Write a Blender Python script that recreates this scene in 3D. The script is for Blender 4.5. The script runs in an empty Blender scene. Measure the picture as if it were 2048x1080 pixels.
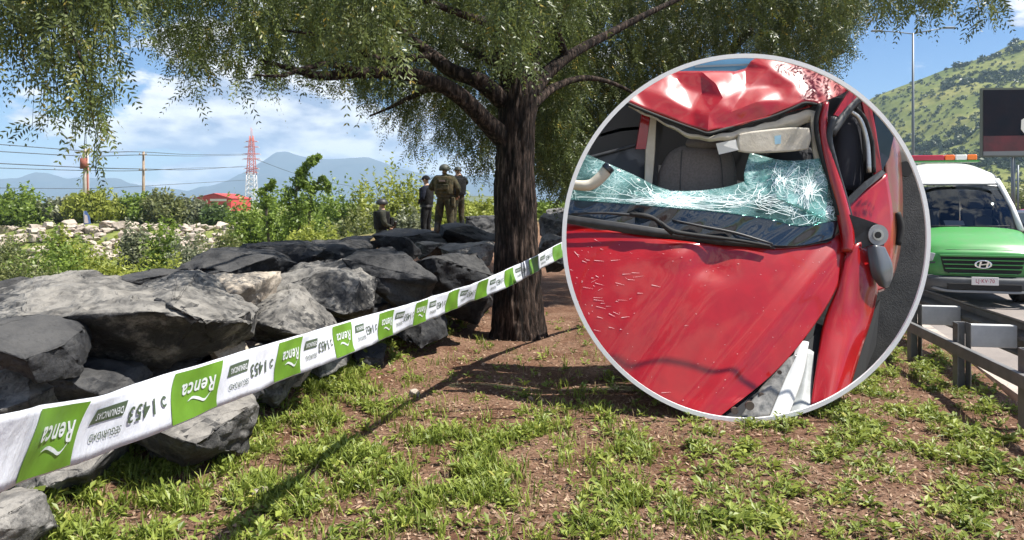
import bpy, bmesh, math, random
import numpy as np
from mathutils import Vector, Matrix, noise, geometry

# ------------------------------------------------------------------ camera
sc = bpy.context.scene
COL = sc.collection
FPX, HZ, CXP, EYE = 1480.0, 405.0, 1024.0, 1.6       # focal length / horizon row in a 2048 wide frame, eye height
cd = bpy.data.cameras.new('camera')
cam = bpy.data.objects.new('camera', cd); COL.objects.link(cam)
cam.location = (0, 0, EYE); cam.rotation_euler = (math.radians(90), 0, 0)
cd.sensor_width = 36; cd.lens = 36 * FPX / 2048
cd.shift_y = -(540 - HZ) / 2048
cd.clip_start = 0.05; cd.clip_end = 30000
sc.camera = cam
sc.render.resolution_x, sc.render.resolution_y = 1024, 540

# ------------------------------------------------------------------ sky and sun
SUN_AZ, SUN_EL = math.radians(100), math.radians(58)      # from +Y (view) clockwise
SUNV = Vector((math.sin(SUN_AZ) * math.cos(SUN_EL), math.cos(SUN_AZ) * math.cos(SUN_EL), math.sin(SUN_EL)))
world = bpy.data.worlds.new('World'); sc.world = world; world.use_nodes = True
nt = world.node_tree; nt.nodes.clear()
def N(tree, typ, **kw):
    n = tree.nodes.new(typ)
    for k, v in kw.items():
        setattr(n, k, v)
    return n
def L(tree, a, b): tree.links.new(a, b)
out = N(nt, 'ShaderNodeOutputWorld')
sky = N(nt, 'ShaderNodeTexSky', sky_type='NISHITA', sun_disc=False)
sky.sun_elevation = SUN_EL; sky.sun_rotation = SUN_AZ
sky.air_density = 1.0; sky.dust_density = 0.0; sky.ozone_density = 1.2
bg = N(nt, 'ShaderNodeBackground'); bg.inputs['Strength'].default_value = 0.055
hs = N(nt, 'ShaderNodeHueSaturation'); hs.inputs['Saturation'].default_value = 1.15
tintn = N(nt, 'ShaderNodeMixRGB', blend_type='MULTIPLY'); tintn.inputs[0].default_value = 1.0; tintn.inputs[2].default_value = (0.72, 0.93, 1.22, 1)     # clear, clean mountain air
L(nt, sky.outputs[0], hs.inputs['Color']); L(nt, hs.outputs[0], tintn.inputs[1]); L(nt, tintn.outputs[0], bg.inputs['Color'])
tc = N(nt, 'ShaderNodeTexCoord')
def mth(op, a, b=None, clamp=False, tree=nt):
    n = N(tree, 'ShaderNodeMath', operation=op); n.use_clamp = clamp
    for i, v in enumerate((a, b)):
        if v is None: continue
        if isinstance(v, (int, float)): n.inputs[i].default_value = v
        else: L(tree, v, n.inputs[i])
    return n.outputs[0]
def cloud_noise(off, scale, det, rough=0.56, zs=2.7):
    mp = N(nt, 'ShaderNodeMapping'); mp.inputs['Scale'].default_value = (1, 1, zs)
    mp.inputs['Location'].default_value = off
    L(nt, tc.outputs['Generated'], mp.inputs['Vector'])
    t = N(nt, 'ShaderNodeTexNoise'); t.inputs['Scale'].default_value = scale
    t.inputs['Detail'].default_value = det; t.inputs['Roughness'].default_value = rough
    L(nt, mp.outputs[0], t.inputs['Vector'])
    return t.outputs['Fac']
def mrange(v, a, b, c=0.0, d=1.0, typ='SMOOTHSTEP'):
    n = N(nt, 'ShaderNodeMapRange', interpolation_type=typ)
    for i, q in zip(('From Min', 'From Max', 'To Min', 'To Max'), (a, b, c, d)): n.inputs[i].default_value = q
    L(nt, v, n.inputs['Value']); return n.outputs[0]
OFF = (7.17, -7.55, 0.98)
CS = 8.2
n1 = cloud_noise(OFF, CS, 11, 0.53, 2.4)
n2 = cloud_noise((OFF[0], OFF[1], OFF[2] + 0.055), CS, 5, 0.5, 2.4)
cov = cloud_noise((2.10, -8.26, -2.18), 1.1, 1.0, 0.5, 1.2)
dens0 = mth('ADD', n1, mth('MULTIPLY', mth('SUBTRACT', cov, 0.5), 1.05))
dens = mrange(dens0, 0.445, 0.52)
lit = mth('ADD', mth('MULTIPLY', mth('SUBTRACT', n1, n2), 5.5), 0.55, True)
thick = mrange(dens0, 0.50, 0.80)
ccol = N(nt, 'ShaderNodeMixRGB'); L(nt, lit, ccol.inputs['Fac'])
ccol.inputs['Color1'].default_value = (0.30, 0.38, 0.55, 1); ccol.inputs['Color2'].default_value = (1.0, 1.0, 1.0, 1)
bgc = N(nt, 'ShaderNodeBackground'); bgc.inputs['Strength'].default_value = 0.64
L(nt, ccol.outputs[0], bgc.inputs['Color'])
mixs = N(nt, 'ShaderNodeMixShader')
L(nt, mth('MULTIPLY', dens, 0.95), mixs.inputs[0]); L(nt, bg.outputs[0], mixs.inputs[1]); L(nt, bgc.outputs[0], mixs.inputs[2])
L(nt, mixs.outputs[0], out.inputs['Surface'])

ld = bpy.data.lights.new('sun', 'SUN'); ld.energy = 5.0; ld.angle = math.radians(0.55); ld.color = (1.0, 0.955, 0.88)
sun = bpy.data.objects.new('sun', ld); COL.objects.link(sun)
sun.rotation_euler = SUNV.to_track_quat('Z', 'Y').to_euler(); sun.location = (6, -4, 12)
sc.view_settings.view_transform = 'Standard'; sc.view_settings.look = 'None'
sc.view_settings.gamma = 1.0; sc.view_settings.use_curve_mapping = False
sc.view_settings.exposure = 1.0

# ------------------------------------------------------------------ helpers
def W(px, py, y):
    """point of the place that lies y metres ahead and is seen at this spot of the photograph"""
    return Vector(((px - CXP) / FPX * y, y, EYE - (py - HZ) / FPX * y))
def Wn(px, py, y):
    px, py, y = np.asarray(px, float), np.asarray(py, float), np.asarray(y, float)
    return np.stack([(px - CXP) / FPX * y, y + 0 * px, EYE - (py - HZ) / FPX * y], -1)
def link(name, data, parent=None):
    o = bpy.data.objects.new(name, data); COL.objects.link(o)
    if parent is not None: o.parent = parent
    return o
def tag(o, label=None, cat=None, group=None, kind=None):
    if label: o['label'] = label
    if cat: o['category'] = cat
    if group: o['group'] = group
    if kind: o['kind'] = kind
    return o
def thing(name, label, cat, loc=(0, 0, 0), rz=0.0, group=None):
    o = link(name, None); o.location = loc; o.rotation_euler = (0, 0, rz); o.empty_display_size = 0.1
    return tag(o, label, cat, group)
def setmat(me, mat):
    if mat is None: return
    for m in (mat if isinstance(mat, (list, tuple)) else [mat]): me.materials.append(m)
def np_mesh(name, V, F, mat=None, tint=None, smooth=False):
    """V (n,3), F (m,k) -> mesh, quickly"""
    V = np.ascontiguousarray(V, dtype=np.float32); F = np.ascontiguousarray(F, dtype=np.int32)
    me = bpy.data.meshes.new(name)
    me.vertices.add(len(V)); me.vertices.foreach_set('co', V.ravel())
    m, k = F.shape
    me.loops.add(m * k); me.loops.foreach_set('vertex_index', F.ravel())
    me.polygons.add(m); me.polygons.foreach_set('loop_start', np.arange(0, m * k, k, dtype=np.int32))
    me.polygons.foreach_set('use_smooth', np.full(m, smooth))
    me.update(calc_edges=True)
    if tint is not None:
        a = me.attributes.new('tint', 'FLOAT', 'POINT'); a.data.foreach_set('value', np.ascontiguousarray(tint, dtype=np.float32))
    setmat(me, mat)
    return me
class MB:
    """collects shapes; build() makes ONE mesh object out of them"""
    def __init__(s): s.v = []; s.f = []; s.sm = []
    def add(s, vs, fs, smooth=False):
        o = len(s.v); s.v += [tuple(v) for v in vs]; s.f += [[i + o for i in f] for f in fs]; s.sm += [smooth] * len(fs)
        return s
    def box(s, c, d, M=None):
        vs = [Vector((x * d[0] / 2, y * d[1] / 2, z * d[2] / 2)) for x in (-1, 1) for y in (-1, 1) for z in (-1, 1)]
        if M is not None: vs = [M @ v for v in vs]
        return s.add([v + Vector(c) for v in vs], [(0, 1, 3, 2), (4, 6, 7, 5), (0, 4, 5, 1), (2, 3, 7, 6), (0, 2, 6, 4), (1, 5, 7, 3)])
    def tube(s, pts, rad, n=8, cap=True):
        pts = [Vector(p) for p in pts]
        if isinstance(rad, (int, float)): rad = [rad] * len(pts)
        vs, fs = [], []; up = None
        for i, p in enumerate(pts):
            d = (pts[min(i + 1, len(pts) - 1)] - pts[max(i - 1, 0)]).normalized()
            if up is None:
                a = Vector((0, 0, 1)) if abs(d.z) < 0.9 else Vector((1, 0, 0))
                up = (a - d * a.dot(d)).normalized()
            else: up = (up - d * up.dot(d)).normalized()
            sd = d.cross(up)
            for k in range(n):
                t = 2 * math.pi * k / n
                vs.append(p + (up * math.cos(t) + sd * math.sin(t)) * rad[i])
        for i in range(len(pts) - 1):
            for k in range(n):
                a, b = i * n + k, i * n + (k + 1) % n
                fs.append((a, b, b + n, a + n))
        if cap:
            fs.append(tuple(range(n - 1, -1, -1))); fs.append(tuple(range((len(pts) - 1) * n, len(pts) * n)))
        return s.add(vs, fs, True)
    def prism(s, poly, d):
        """poly: 3-D outline, d: thickness vector"""
        n = len(poly); d = Vector(d); vs = [Vector(p) for p in poly] + [Vector(p) + d for p in poly]
        fs = [tuple(range(n)), tuple(range(2 * n - 1, n - 1, -1))] + [(i, i + n, (i + 1) % n + n, (i + 1) % n) for i in range(n)]
        return s.add(vs, fs)
    def mesh(s, name, mat=None):
        me = bpy.data.meshes.new(name); me.from_pydata(s.v, [], s.f); me.update()
        me.polygons.foreach_set('use_smooth', s.sm); setmat(me, mat)
        bm = bmesh.new(); bm.from_mesh(me); bmesh.ops.recalc_face_normals(bm, faces=bm.faces[:]); bm.to_mesh(me); bm.free()
        return me
    def build(s, name, mat, parent=None, bevel=0.0, seg=2):
        o = link(name, s.mesh(name, mat), parent)
        if bevel:
            b = o.modifiers.new('bevel', 'BEVEL'); b.width = bevel; b.segments = seg; b.limit_method = 'ANGLE'
        return o
def local(o):
    """child meshes written in place coordinates: cancel the parent's location"""
    o.location = -o.parent.location; return o
def copy_tree(o, parent=None):
    c = o.copy(); COL.objects.link(c); c.parent = parent
    for ch in list(o.children): copy_tree(ch, c)
    return c

# ------------------------------------------------------------------ materials
MATS = {}
def mat(name, col, rough=0.6, metal=0.0, spec=0.5, col2=None, nscale=8.0, bump=0.0, bscale=None, coat=0.0, coord='Object',
        stretch=None, contrast=(0.35, 0.65), alpha=1.0, emit=None, trans=0.0, detail=6, coatrough=0.05):
    m = bpy.data.materials.new(name); m.use_nodes = True; t = m.node_tree
    b = t.nodes['Principled BSDF']; MATS[name] = m
    b.inputs['Base Color'].default_value = (*col, 1); b.inputs['Roughness'].default_value = rough
    b.inputs['Metallic'].default_value = metal; b.inputs['Specular IOR Level'].default_value = spec
    b.inputs['Coat Weight'].default_value = coat; b.inputs['Coat Roughness'].default_value = coatrough
    b.inputs['Alpha'].default_value = alpha; b.inputs['Transmission Weight'].default_value = trans
    if emit: b.inputs['Emission Color'].default_value = (*emit[:3], 1); b.inputs['Emission Strength'].default_value = emit[3]
    if col2 is not None or bump:
        c = N(t, 'ShaderNodeTexCoord'); v = c.outputs[coord]
        if stretch:
            mp = N(t, 'ShaderNodeMapping'); mp.inputs['Scale'].default_value = stretch; L(t, v, mp.inputs['Vector']); v = mp.outputs[0]
        if col2 is not None:
            n = N(t, 'ShaderNodeTexNoise'); n.inputs['Scale'].default_value = nscale; n.inputs['Detail'].default_value = detail
            n.inputs['Roughness'].default_value = 0.65
            L(t, v, n.inputs['Vector'])
            r = N(t, 'ShaderNodeMapRange'); r.inputs['From Min'].default_value, r.inputs['From Max'].default_value = contrast
            L(t, n.outputs['Fac'], r.inputs['Value'])
            x = N(t, 'ShaderNodeMixRGB'); x.inputs['Color1'].default_value = (*col, 1); x.inputs['Color2'].default_value = (*col2, 1)
            L(t, r.outputs[0], x.inputs['Fac']); L(t, x.outputs[0], b.inputs['Base Color'])
        if bump:
            n = N(t, 'ShaderNodeTexNoise'); n.inputs['Scale'].default_value = bscale or nscale * 3; n.inputs['Detail'].default_value = 8
            n.inputs['Roughness'].default_value = 0.7
            L(t, v, n.inputs['Vector'])
            bp = N(t, 'ShaderNodeBump'); bp.inputs['Strength'].default_value = bump; bp.inputs['Distance'].default_value = 0.03
            L(t, n.outputs['Fac'], bp.inputs['Height']); L(t, bp.outputs[0], b.inputs['Normal'])
    return m
def leafmat(name, c0, c1, c2=None, transl=0.35, rough=0.45):
    """leaf colour runs over the 'tint' attribute; thin leaves let light through"""
    m = bpy.data.materials.new(name); m.use_nodes = True; t = m.node_tree; t.nodes.clear()
    a = N(t, 'ShaderNodeAttribute'); a.attribute_name = 'tint'
    r = N(t, 'ShaderNodeValToRGB'); e = r.color_ramp.elements
    e[0].color = (*c0, 1); e[1].color = (*c1, 1)
    if c2 is not None:
        e[1].position = 0.86; k = e.new(0.97); k.color = (*c2, 1)
    L(t, a.outputs['Fac'], r.inputs[0])
    p = N(t, 'ShaderNodeBsdfPrincipled'); p.inputs['Roughness'].default_value = rough; p.inputs['Specular IOR Level'].default_value = 0.35
    L(t, r.outputs[0], p.inputs['Base Color'])
    tr = N(t, 'ShaderNodeBsdfTranslucent'); L(t, r.outputs[0], tr.inputs['Color'])
    x = N(t, 'ShaderNodeMixShader'); x.inputs[0].default_value = transl
    L(t, p.outputs[0], x.inputs[1]); L(t, tr.outputs[0], x.inputs[2])
    o = N(t, 'ShaderNodeOutputMaterial'); L(t, x.outputs[0], o.inputs['Surface'])
    MATS[name] = m
    return m
def fbm(x, y, s, seed=0.0, octv=4):
    return noise.fractal(Vector((x * s + seed, y * s - seed * 0.7, seed * 1.3)), 0.8, 2.0, octv, noise_basis='PERLIN_ORIGINAL')
# ------------------------------------------------------------------ terrain
ROW = np.array([(-4.6, -2.0), (-4.2, 2.0), (-3.55, 4.2), (-2.9, 6.0), (-2.1, 8.2), (-1.5, 11.0), (-1.3, 14.5), (-1.5, 19.5), (0.0, 26.0), (4.0, 40.0), (10., 70.)])
def row_sd(x, y):
    """signed distance to the crest of the boulder row, + on the river side"""
    x = np.asarray(x, float); y = np.asarray(y, float)
    best = np.full(x.shape, 1e9); sg = np.zeros(x.shape)
    for (ax, ay), (bx, by) in zip(ROW[:-1], ROW[1:]):
        dx, dy = bx - ax, by - ay; l2 = dx * dx + dy * dy
        t = np.clip(((x - ax) * dx + (y - ay) * dy) / l2, 0, 1)
        ex, ey = x - ax - t * dx, y - ay - t * dy
        d = np.hypot(ex, ey); c = dx * ey - dy * ex
        m = d < best
        best = np.where(m, d, best); sg = np.where(m, np.sign(c), sg)
    return best * sg
KA, KB = np.array((4.15, 6.0)), np.array((5.2, 9.3))
RD = (KB - KA) / np.linalg.norm(KB - KA); RN = np.array((RD[1], -RD[0]))      # along the road / to the right
def road_d(x, y): return (np.asarray(x) - KA[0]) * RN[0] + (np.asarray(y) - KA[1]) * RN[1]
def sstep(a, b, t):
    t = np.clip((np.asarray(t, float) - a) / (b - a), 0, 1); return t * t * (3 - 2 * t)
def terrain(x, y):
    x = np.asarray(x, float); y = np.asarray(y, float)
    s = row_sd(x, y)
    crest = 0.35 + 0.42 * sstep(11, 17, y)
    h = crest * sstep(-1.5, -0.1, s)
    h = h + (-2.3 - crest) * sstep(2.2, 9.0, s)
    far = y + 0.25 * (x + 30)                              # far bank of the dry river
    inriver = sstep(2.2, 9.0, s)
    h = h + inriver * (2.0 * sstep(50, 60, far) + 0.25 * np.sin(x * 0.31) * np.sin(y * 0.23))
    r = road_d(x, y)
    return np.where(r > 0.0, -0.14, h)
nr, na = 190, 420
rr = np.concatenate([[0.0], np.geomspace(0.35, 9000, nr - 1)])
th = np.linspace(0, 2 * np.pi, na, endpoint=False)
R_, T_ = np.meshgrid(rr, th, indexing='ij')
# more spokes ahead of the lens than behind it
Tw = T_ - 0.72 * np.sin(T_)
gx, gy = R_ * np.sin(Tw), R_ * np.cos(Tw)
gz = terrain(gx, gy)
nz = np.array([fbm(a, b, 1.3, 3.0, 5) if q < 40 else 0.0 for a, b, q in zip(gx.ravel(), gy.ravel(), R_.ravel())]).reshape(gx.shape)
gz = gz + np.where(road_d(gx, gy) > -0.25, 0, 0.035 * nz)
idx = np.arange(nr * na).reshape(nr, na)
F = np.stack([idx[:-1], np.roll(idx, -1, 1)[:-1], np.roll(idx, -1, 1)[1:], idx[1:]], -1).reshape(-1, 4)[:, ::-1]
sdg = row_sd(gx, gy)
veg = np.clip(sstep(0.6, 4.0, sdg) + sstep(25, 45, gy) * (road_d(gx, gy) < 0), 0, 1)
veg = np.maximum(veg, sstep(18, 30, road_d(gx, gy)))
me = np_mesh('ground', np.stack([gx, gy, gz], -1).reshape(-1, 3), F, None, veg.ravel(), True)
gm = bpy.data.materials.new('dirt_and_meadow'); gm.use_nodes = True; t = gm.node_tree; b = t.nodes['Principled BSDF']
b.inputs['Roughness'].default_value = 0.95; b.inputs['Specular IOR Level'].default_value = 0.15
c = N(t, 'ShaderNodeTexCoord')
def tn(scale, det=8, rough=0.65, tree=t, vec=None):
    n = N(tree, 'ShaderNodeTexNoise'); n.inputs['Scale'].default_value = scale; n.inputs['Detail'].default_value = det
    n.inputs['Roughness'].default_value = rough; L(tree, vec or c.outputs['Object'], n.inputs['Vector']); return n.outputs['Fac']
def ramp(tree, fac, stops):
    r = N(tree, 'ShaderNodeValToRGB'); e = r.color_ramp.elements
    e[0].position, e[0].color = stops[0][0], (*stops[0][1], 1); e[1].position, e[1].color = stops[-1][0], (*stops[-1][1], 1)
    for p, k in stops[1:-1]: q = e.new(p); q.color = (*k, 1)
    L(tree, fac, r.inputs[0]); return r.outputs[0]
def mixc(tree, fac, a, bb, typ='MIX'):
    x = N(tree, 'ShaderNodeMixRGB', blend_type=typ)
    for i, v in ((0, fac), (1, a), (2, bb)):
        if isinstance(v, (int, float)): x.inputs[i].default_value = v
        elif isinstance(v, tuple): x.inputs[i].default_value = (*v, 1)
        else: L(tree, v, x.inputs[i])
    return x.outputs[0]
fine = ramp(t, tn(38, 8, 0.75), [(0.30, (0.035, 0.021, 0.014)), (0.46, (0.155, 0.090, 0.058)), (0.60, (0.28, 0.172, 0.115)), (0.74, (0.46, 0.33, 0.24))])
big = ramp(t, tn(1.6, 5), [(0.36, (0.62, 0.52, 0.47)), (0.60, (1.0, 1.0, 1.0))])
dirt = mixc(t, 1.0, fine, big, 'MULTIPLY')
mead = ramp(t, tn(0.8, 8, 0.7), [(0.3, (0.075, 0.10, 0.022)), (0.5, (0.17, 0.20, 0.05)), (0.7, (0.28, 0.27, 0.10))])
at = N(t, 'ShaderNodeAttribute'); at.attribute_name = 'tint'
L(t, mixc(t, at.outputs['Fac'], dirt, mead), b.inputs['Base Color'])
bp = N(t, 'ShaderNodeBump'); bp.inputs['Strength'].default_value = 0.9; bp.inputs['Distance'].default_value = 0.02
L(t, tn(45, 8, 0.75), bp.inputs['Height']); L(t, bp.outputs[0], b.inputs['Normal'])
setmat(me, gm)
ground = tag(link('ground', me), 'bare brown earth with weeds sloping to a river bed', None, None, 'structure')

# ------------------------------------------------------------------ road, kerb, painted line
def roadpt(s, d, z): return (KA[0] + RD[0] * s + RN[0] * d, KA[1] + RD[1] * s + RN[1] * d, z)
asph = mat('worn_asphalt', (0.27, 0.235, 0.21), 0.9, col2=(0.20, 0.175, 0.16), nscale=1.2, bump=0.35, bscale=90)
me = np_mesh('road', np.array([roadpt(-60, 0.10, -0.1), roadpt(900, 0.10, -0.1), roadpt(900, 13.5, -0.1), roadpt(-60, 13.5, -0.1)]), np.array([[3, 2, 1, 0]]), asph)
tag(link('road', me), 'sunlit pale grey asphalt carriageway', None, None, 'structure')
paint = mat('road_paint', (0.74, 0.71, 0.66), 0.8, col2=(0.5, 0.47, 0.43), nscale=14)
def stripe(name, s0, s1, d0, d1, z=-0.096):
    me = np_mesh(name, np.array([roadpt(s0, d0, z), roadpt(s1, d0, z), roadpt(s1, d1, z), roadpt(s0, d1, z)]), np.array([[3, 2, 1, 0]]), paint)
    return tag(link(name, me), None, None, None, 'structure')
stripe('road_marking_edge', -20, 300, 0.75, 0.87)
for k in range(-3, 14): stripe('road_marking_lane', k * 6.0, k * 6.0 + 2.6, 3.9, 4.02)
kerbm = mat('kerb_concrete', (0.50, 0.43, 0.37), 0.9, col2=(0.36, 0.31, 0.27), nscale=6, bump=0.5, bscale=40)
km = MB().box((0, 0, 0), (0.115, 0.985, 0.15)).mesh('kerb_stone', kerbm)
kerb = tag(link('kerb', None), 'row of pale concrete kerb stones along the road', None, None, 'structure')
ang = math.atan2(RD[1], RD[0]) - math.pi / 2
for k in range(-6, 40):
    o = link('kerb_stone', km, kerb); x, y, z = roadpt(k, 0.05, -0.06 + 0.004 * math.sin(k * 5.1))
    o.location = (x, y, z); o.rotation_euler = (0, 0, ang + 0.004 * math.sin(k * 3.3))
    if k == -6:
        bv = o.modifiers.new('bevel', 'BEVEL'); bv.width = 0.012; bv.segments = 2

# ------------------------------------------------------------------ mountains and the hill
def ridge_mesh(name, prof, y0, depth, m, rough, label, seed):
    """prof: (px, py) skyline of a range standing y0 metres off; slopes run down to the plain in front and behind"""
    xs = np.linspace(prof[0][0], prof[-1][0], 220); hh = np.interp(xs, [p[0] for p in prof], [p[1] for p in prof])
    js = np.linspace(-1, 1, 41)
    V = np.zeros((len(js), len(xs), 3))
    for j, q in enumerate(js):
        for i, px in enumerate(xs):
            y = y0 + q * depth; top = EYE - (hh[i] - HZ) / FPX * y0
            X = (px - CXP) / FPX * y0
            k = 1 - abs(q) ** 0.9
            nn = noise.fractal(Vector((X / depth * 2.2 + seed, q * 2.4, seed)), 0.85, 2.0, 6, noise_basis='PERLIN_ORIGINAL')
            rd = 1 - abs(noise.fractal(Vector((X / depth * 3.1 - seed, q * 1.3, 4.0)), 0.9, 2.0, 5, noise_basis='PERLIN_ORIGINAL'))
            z = top * k * (1 + 0.0 * nn) + (nn * 0.5 + (rd - 0.8)) * rough * top * min(1.0, 4 * abs(q) + 0.12) * k ** 0.5
            V[j, i] = (X, y, z - 12)
    n0, n1_ = V.shape[:2]; ii = np.arange(n0 * n1_).reshape(n0, n1_)
    F = np.stack([ii[:-1, :-1], ii[:-1, 1:], ii[1:, 1:], ii[1:, :-1]], -1).reshape(-1, 4)
    return tag(link(name, np_mesh(name, V.reshape(-1, 3), F, m, None, True)), label, None, None, 'structure')
mm = mat('mountain_rock', (0.028, 0.045, 0.05), 0.95, col2=(0.055, 0.065, 0.065), nscale=0.004, spec=0.1)
ridge_mesh('mountain', [(-700, 372), (-300, 352), (-80, 362), (0, 352), (35, 352), (70, 341), (98, 343), (130, 355), (160, 350), (200, 352), (240, 352), (262, 364), (300, 368), (350, 374), (420, 384), (520, 396), (640, 404)],
           4300, 900, mm, 0.35, 'hazy blue mountain range on the left skyline', 2.0)
ridge_mesh('mountain', [(250, 404), (330, 392), (400, 376), (470, 352), (520, 322), (552, 301), (575, 300), (605, 310), (640, 313), (690, 313), (735, 311), (760, 318), (800, 333), (850, 345), (905, 352), (960, 345), (1040, 350), (1150, 360), (1400, 378), (1700, 392), (2000, 404)],
           4700, 1000, mm, 0.3, 'hazy blue flat topped mountain behind the pylon', 5.0)
hillm = bpy.data.materials.new('hill_grass'); hillm.use_nodes = True; t = hillm.node_tree; b = t.nodes['Principled BSDF']
b.inputs['Roughness'].default_value = 0.95; b.inputs['Specular IOR Level'].default_value = 0.1
c = N(t, 'ShaderNodeTexCoord')
h1 = ramp(t, tn(0.016, 8, 0.62, t, c.outputs['Object']), [(0.34, (0.085, 0.115, 0.03)), (0.5, (0.16, 0.18, 0.05)), (0.66, (0.27, 0.25, 0.085))])
h2 = ramp(t, tn(0.11, 8, 0.7, t, c.outputs['Object']), [(0.36, (0.62, 0.66, 0.55)), (0.6, (1, 1, 1))])
L(t, mixc(t, 1.0, h1, h2, 'MULTIPLY'), b.inputs['Base Color'])
HPROF = [(1250, 404), (1400, 372), (1540, 318), (1640, 262), (1700, 224), (1745, 188), (1800, 166), (1850, 148), (1895, 130), (1940, 116), (1975, 106), (2010, 88), (2038, 73), (2060, 74), (2110, 92), (2200, 130), (2400, 200), (2700, 300), (3000, 404)]
HILL_Y, HILL_D = 620.0, 330.0
def hill_h(px, q):
    top = EYE - (np.interp(px, [p[0] for p in HPROF], [p[1] for p in HPROF]) - HZ) / FPX * HILL_Y
    X = (px - CXP) / FPX * HILL_Y
    k = max(0.0, 1 - abs(q) ** 1.15)
    g = noise.fractal(Vector((X / 90, q * 2.2, 8.0)), 0.8, 2.0, 5, noise_basis='PERLIN_ORIGINAL')
    return X, HILL_Y + q * HILL_D, top * k + g * 16 * min(1, 3 * abs(q)) * (k ** 0.5) - 3
xs = np.linspace(1250, 3000, 150); js = np.linspace(-1, 1, 61)
V = np.array([[hill_h(px, q) for px in xs] for q in js]); ii = np.arange(V.shape[0] * V.shape[1]).reshape(V.shape[:2])
F = np.stack([ii[:-1, :-1], ii[:-1, 1:], ii[1:, 1:], ii[1:, :-1]], -1).reshape(-1, 4)
tag(link('hill', np_mesh('hill', V.reshape(-1, 3), F, hillm, None, True)), 'grassy green hill dotted with shrubs beyond the road', None, None, 'structure')

# leaf clumps used by every far shrub: many small faces through a lumpy volume
def leaf_cloud(rng, n, rad, size, lump=0.35, seed=0.0, hollow=0.55, flat=0.0, bumps=9):
    """n leaf faces spread in an uneven blob of half-axes rad about the origin -> V, F, tint"""
    d = rng.normal(size=(n, 3)); d /= np.linalg.norm(d, axis=1)[:, None]
    bl = rng.normal(size=(bumps, 3)); bl /= np.linalg.norm(bl, axis=1)[:, None]; bh = rng.uniform(0.1, lump, bumps); bw = rng.uniform(5, 14, bumps)
    k = 1 - lump * 0.5 + np.sum(bh * np.exp(bw * (d @ bl.T - 1)), axis=1)
    r = k * (hollow + (1 - hollow) * rng.random(n) ** 0.6)
    p = d * r[:, None] * np.asarray(rad)
    if flat: p[:, 2] = np.where(p[:, 2] < 0, p[:, 2] * flat, p[:, 2])
    u = rng.normal(size=(n, 3)); u /= np.linalg.norm(u, axis=1)[:, None]
    w = np.cross(u, d + 0.6 * rng.normal(size=(n, 3))); w /= np.linalg.norm(w, axis=1)[:, None] + 1e-9
    s = size * rng.uniform(0.6, 1.4, n)[:, None]
    V = np.stack([p - u * s, p + w * s * 0.42, p + u * s, p - w * s * 0.42], 1).reshape(-1, 3)
    F = np.arange(4 * n).reshape(-1, 4)
    base = rng.random(n) * 0.55 + 0.45 * rng.random(bumps)[np.argmax(d @ bl.T, axis=1)]
    return V, F, np.repeat(base, 4)
lm_hill = leafmat('hill_shrub_leaf', (0.03, 0.05, 0.02), (0.075, 0.10, 0.035), transl=0.15)
rng = np.random.default_rng(11)
VV, FF, TT = [], [], []; nv = 0
cnt = 0
while cnt < 1900:
    q = -rng.random() ** 0.8; px = rng.uniform(1480, 2120)
    X, Y, Z = hill_h(px, q)
    if not 1690 < CXP + X / Y * FPX < 2140: continue
    gl = noise.noise(Vector((X / 70, Y / 45, 2.0)))
    big = gl > 0.16 and rng.random() < 0.55
    if not big and rng.random() < 0.25: continue
    s = rng.uniform(1.8, 4.0) if big else rng.uniform(0.8, 2.0)
    v, f, tt = leaf_cloud(rng, 70 if big else 34, (s, s, s * 0.8), s * 0.42, hollow=0.3)
    VV.append(v + np.array((X, Y, Z + s * 0.35))); FF.append(f + nv); TT.append(tt); nv += len(v); cnt += 1
tag(link('hill_scrub', np_mesh('hill_scrub', np.concatenate(VV), np.concatenate(FF), lm_hill, np.concatenate(TT))), 'dark scrub scattered over the far green hillside', None, None, 'stuff')
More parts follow.
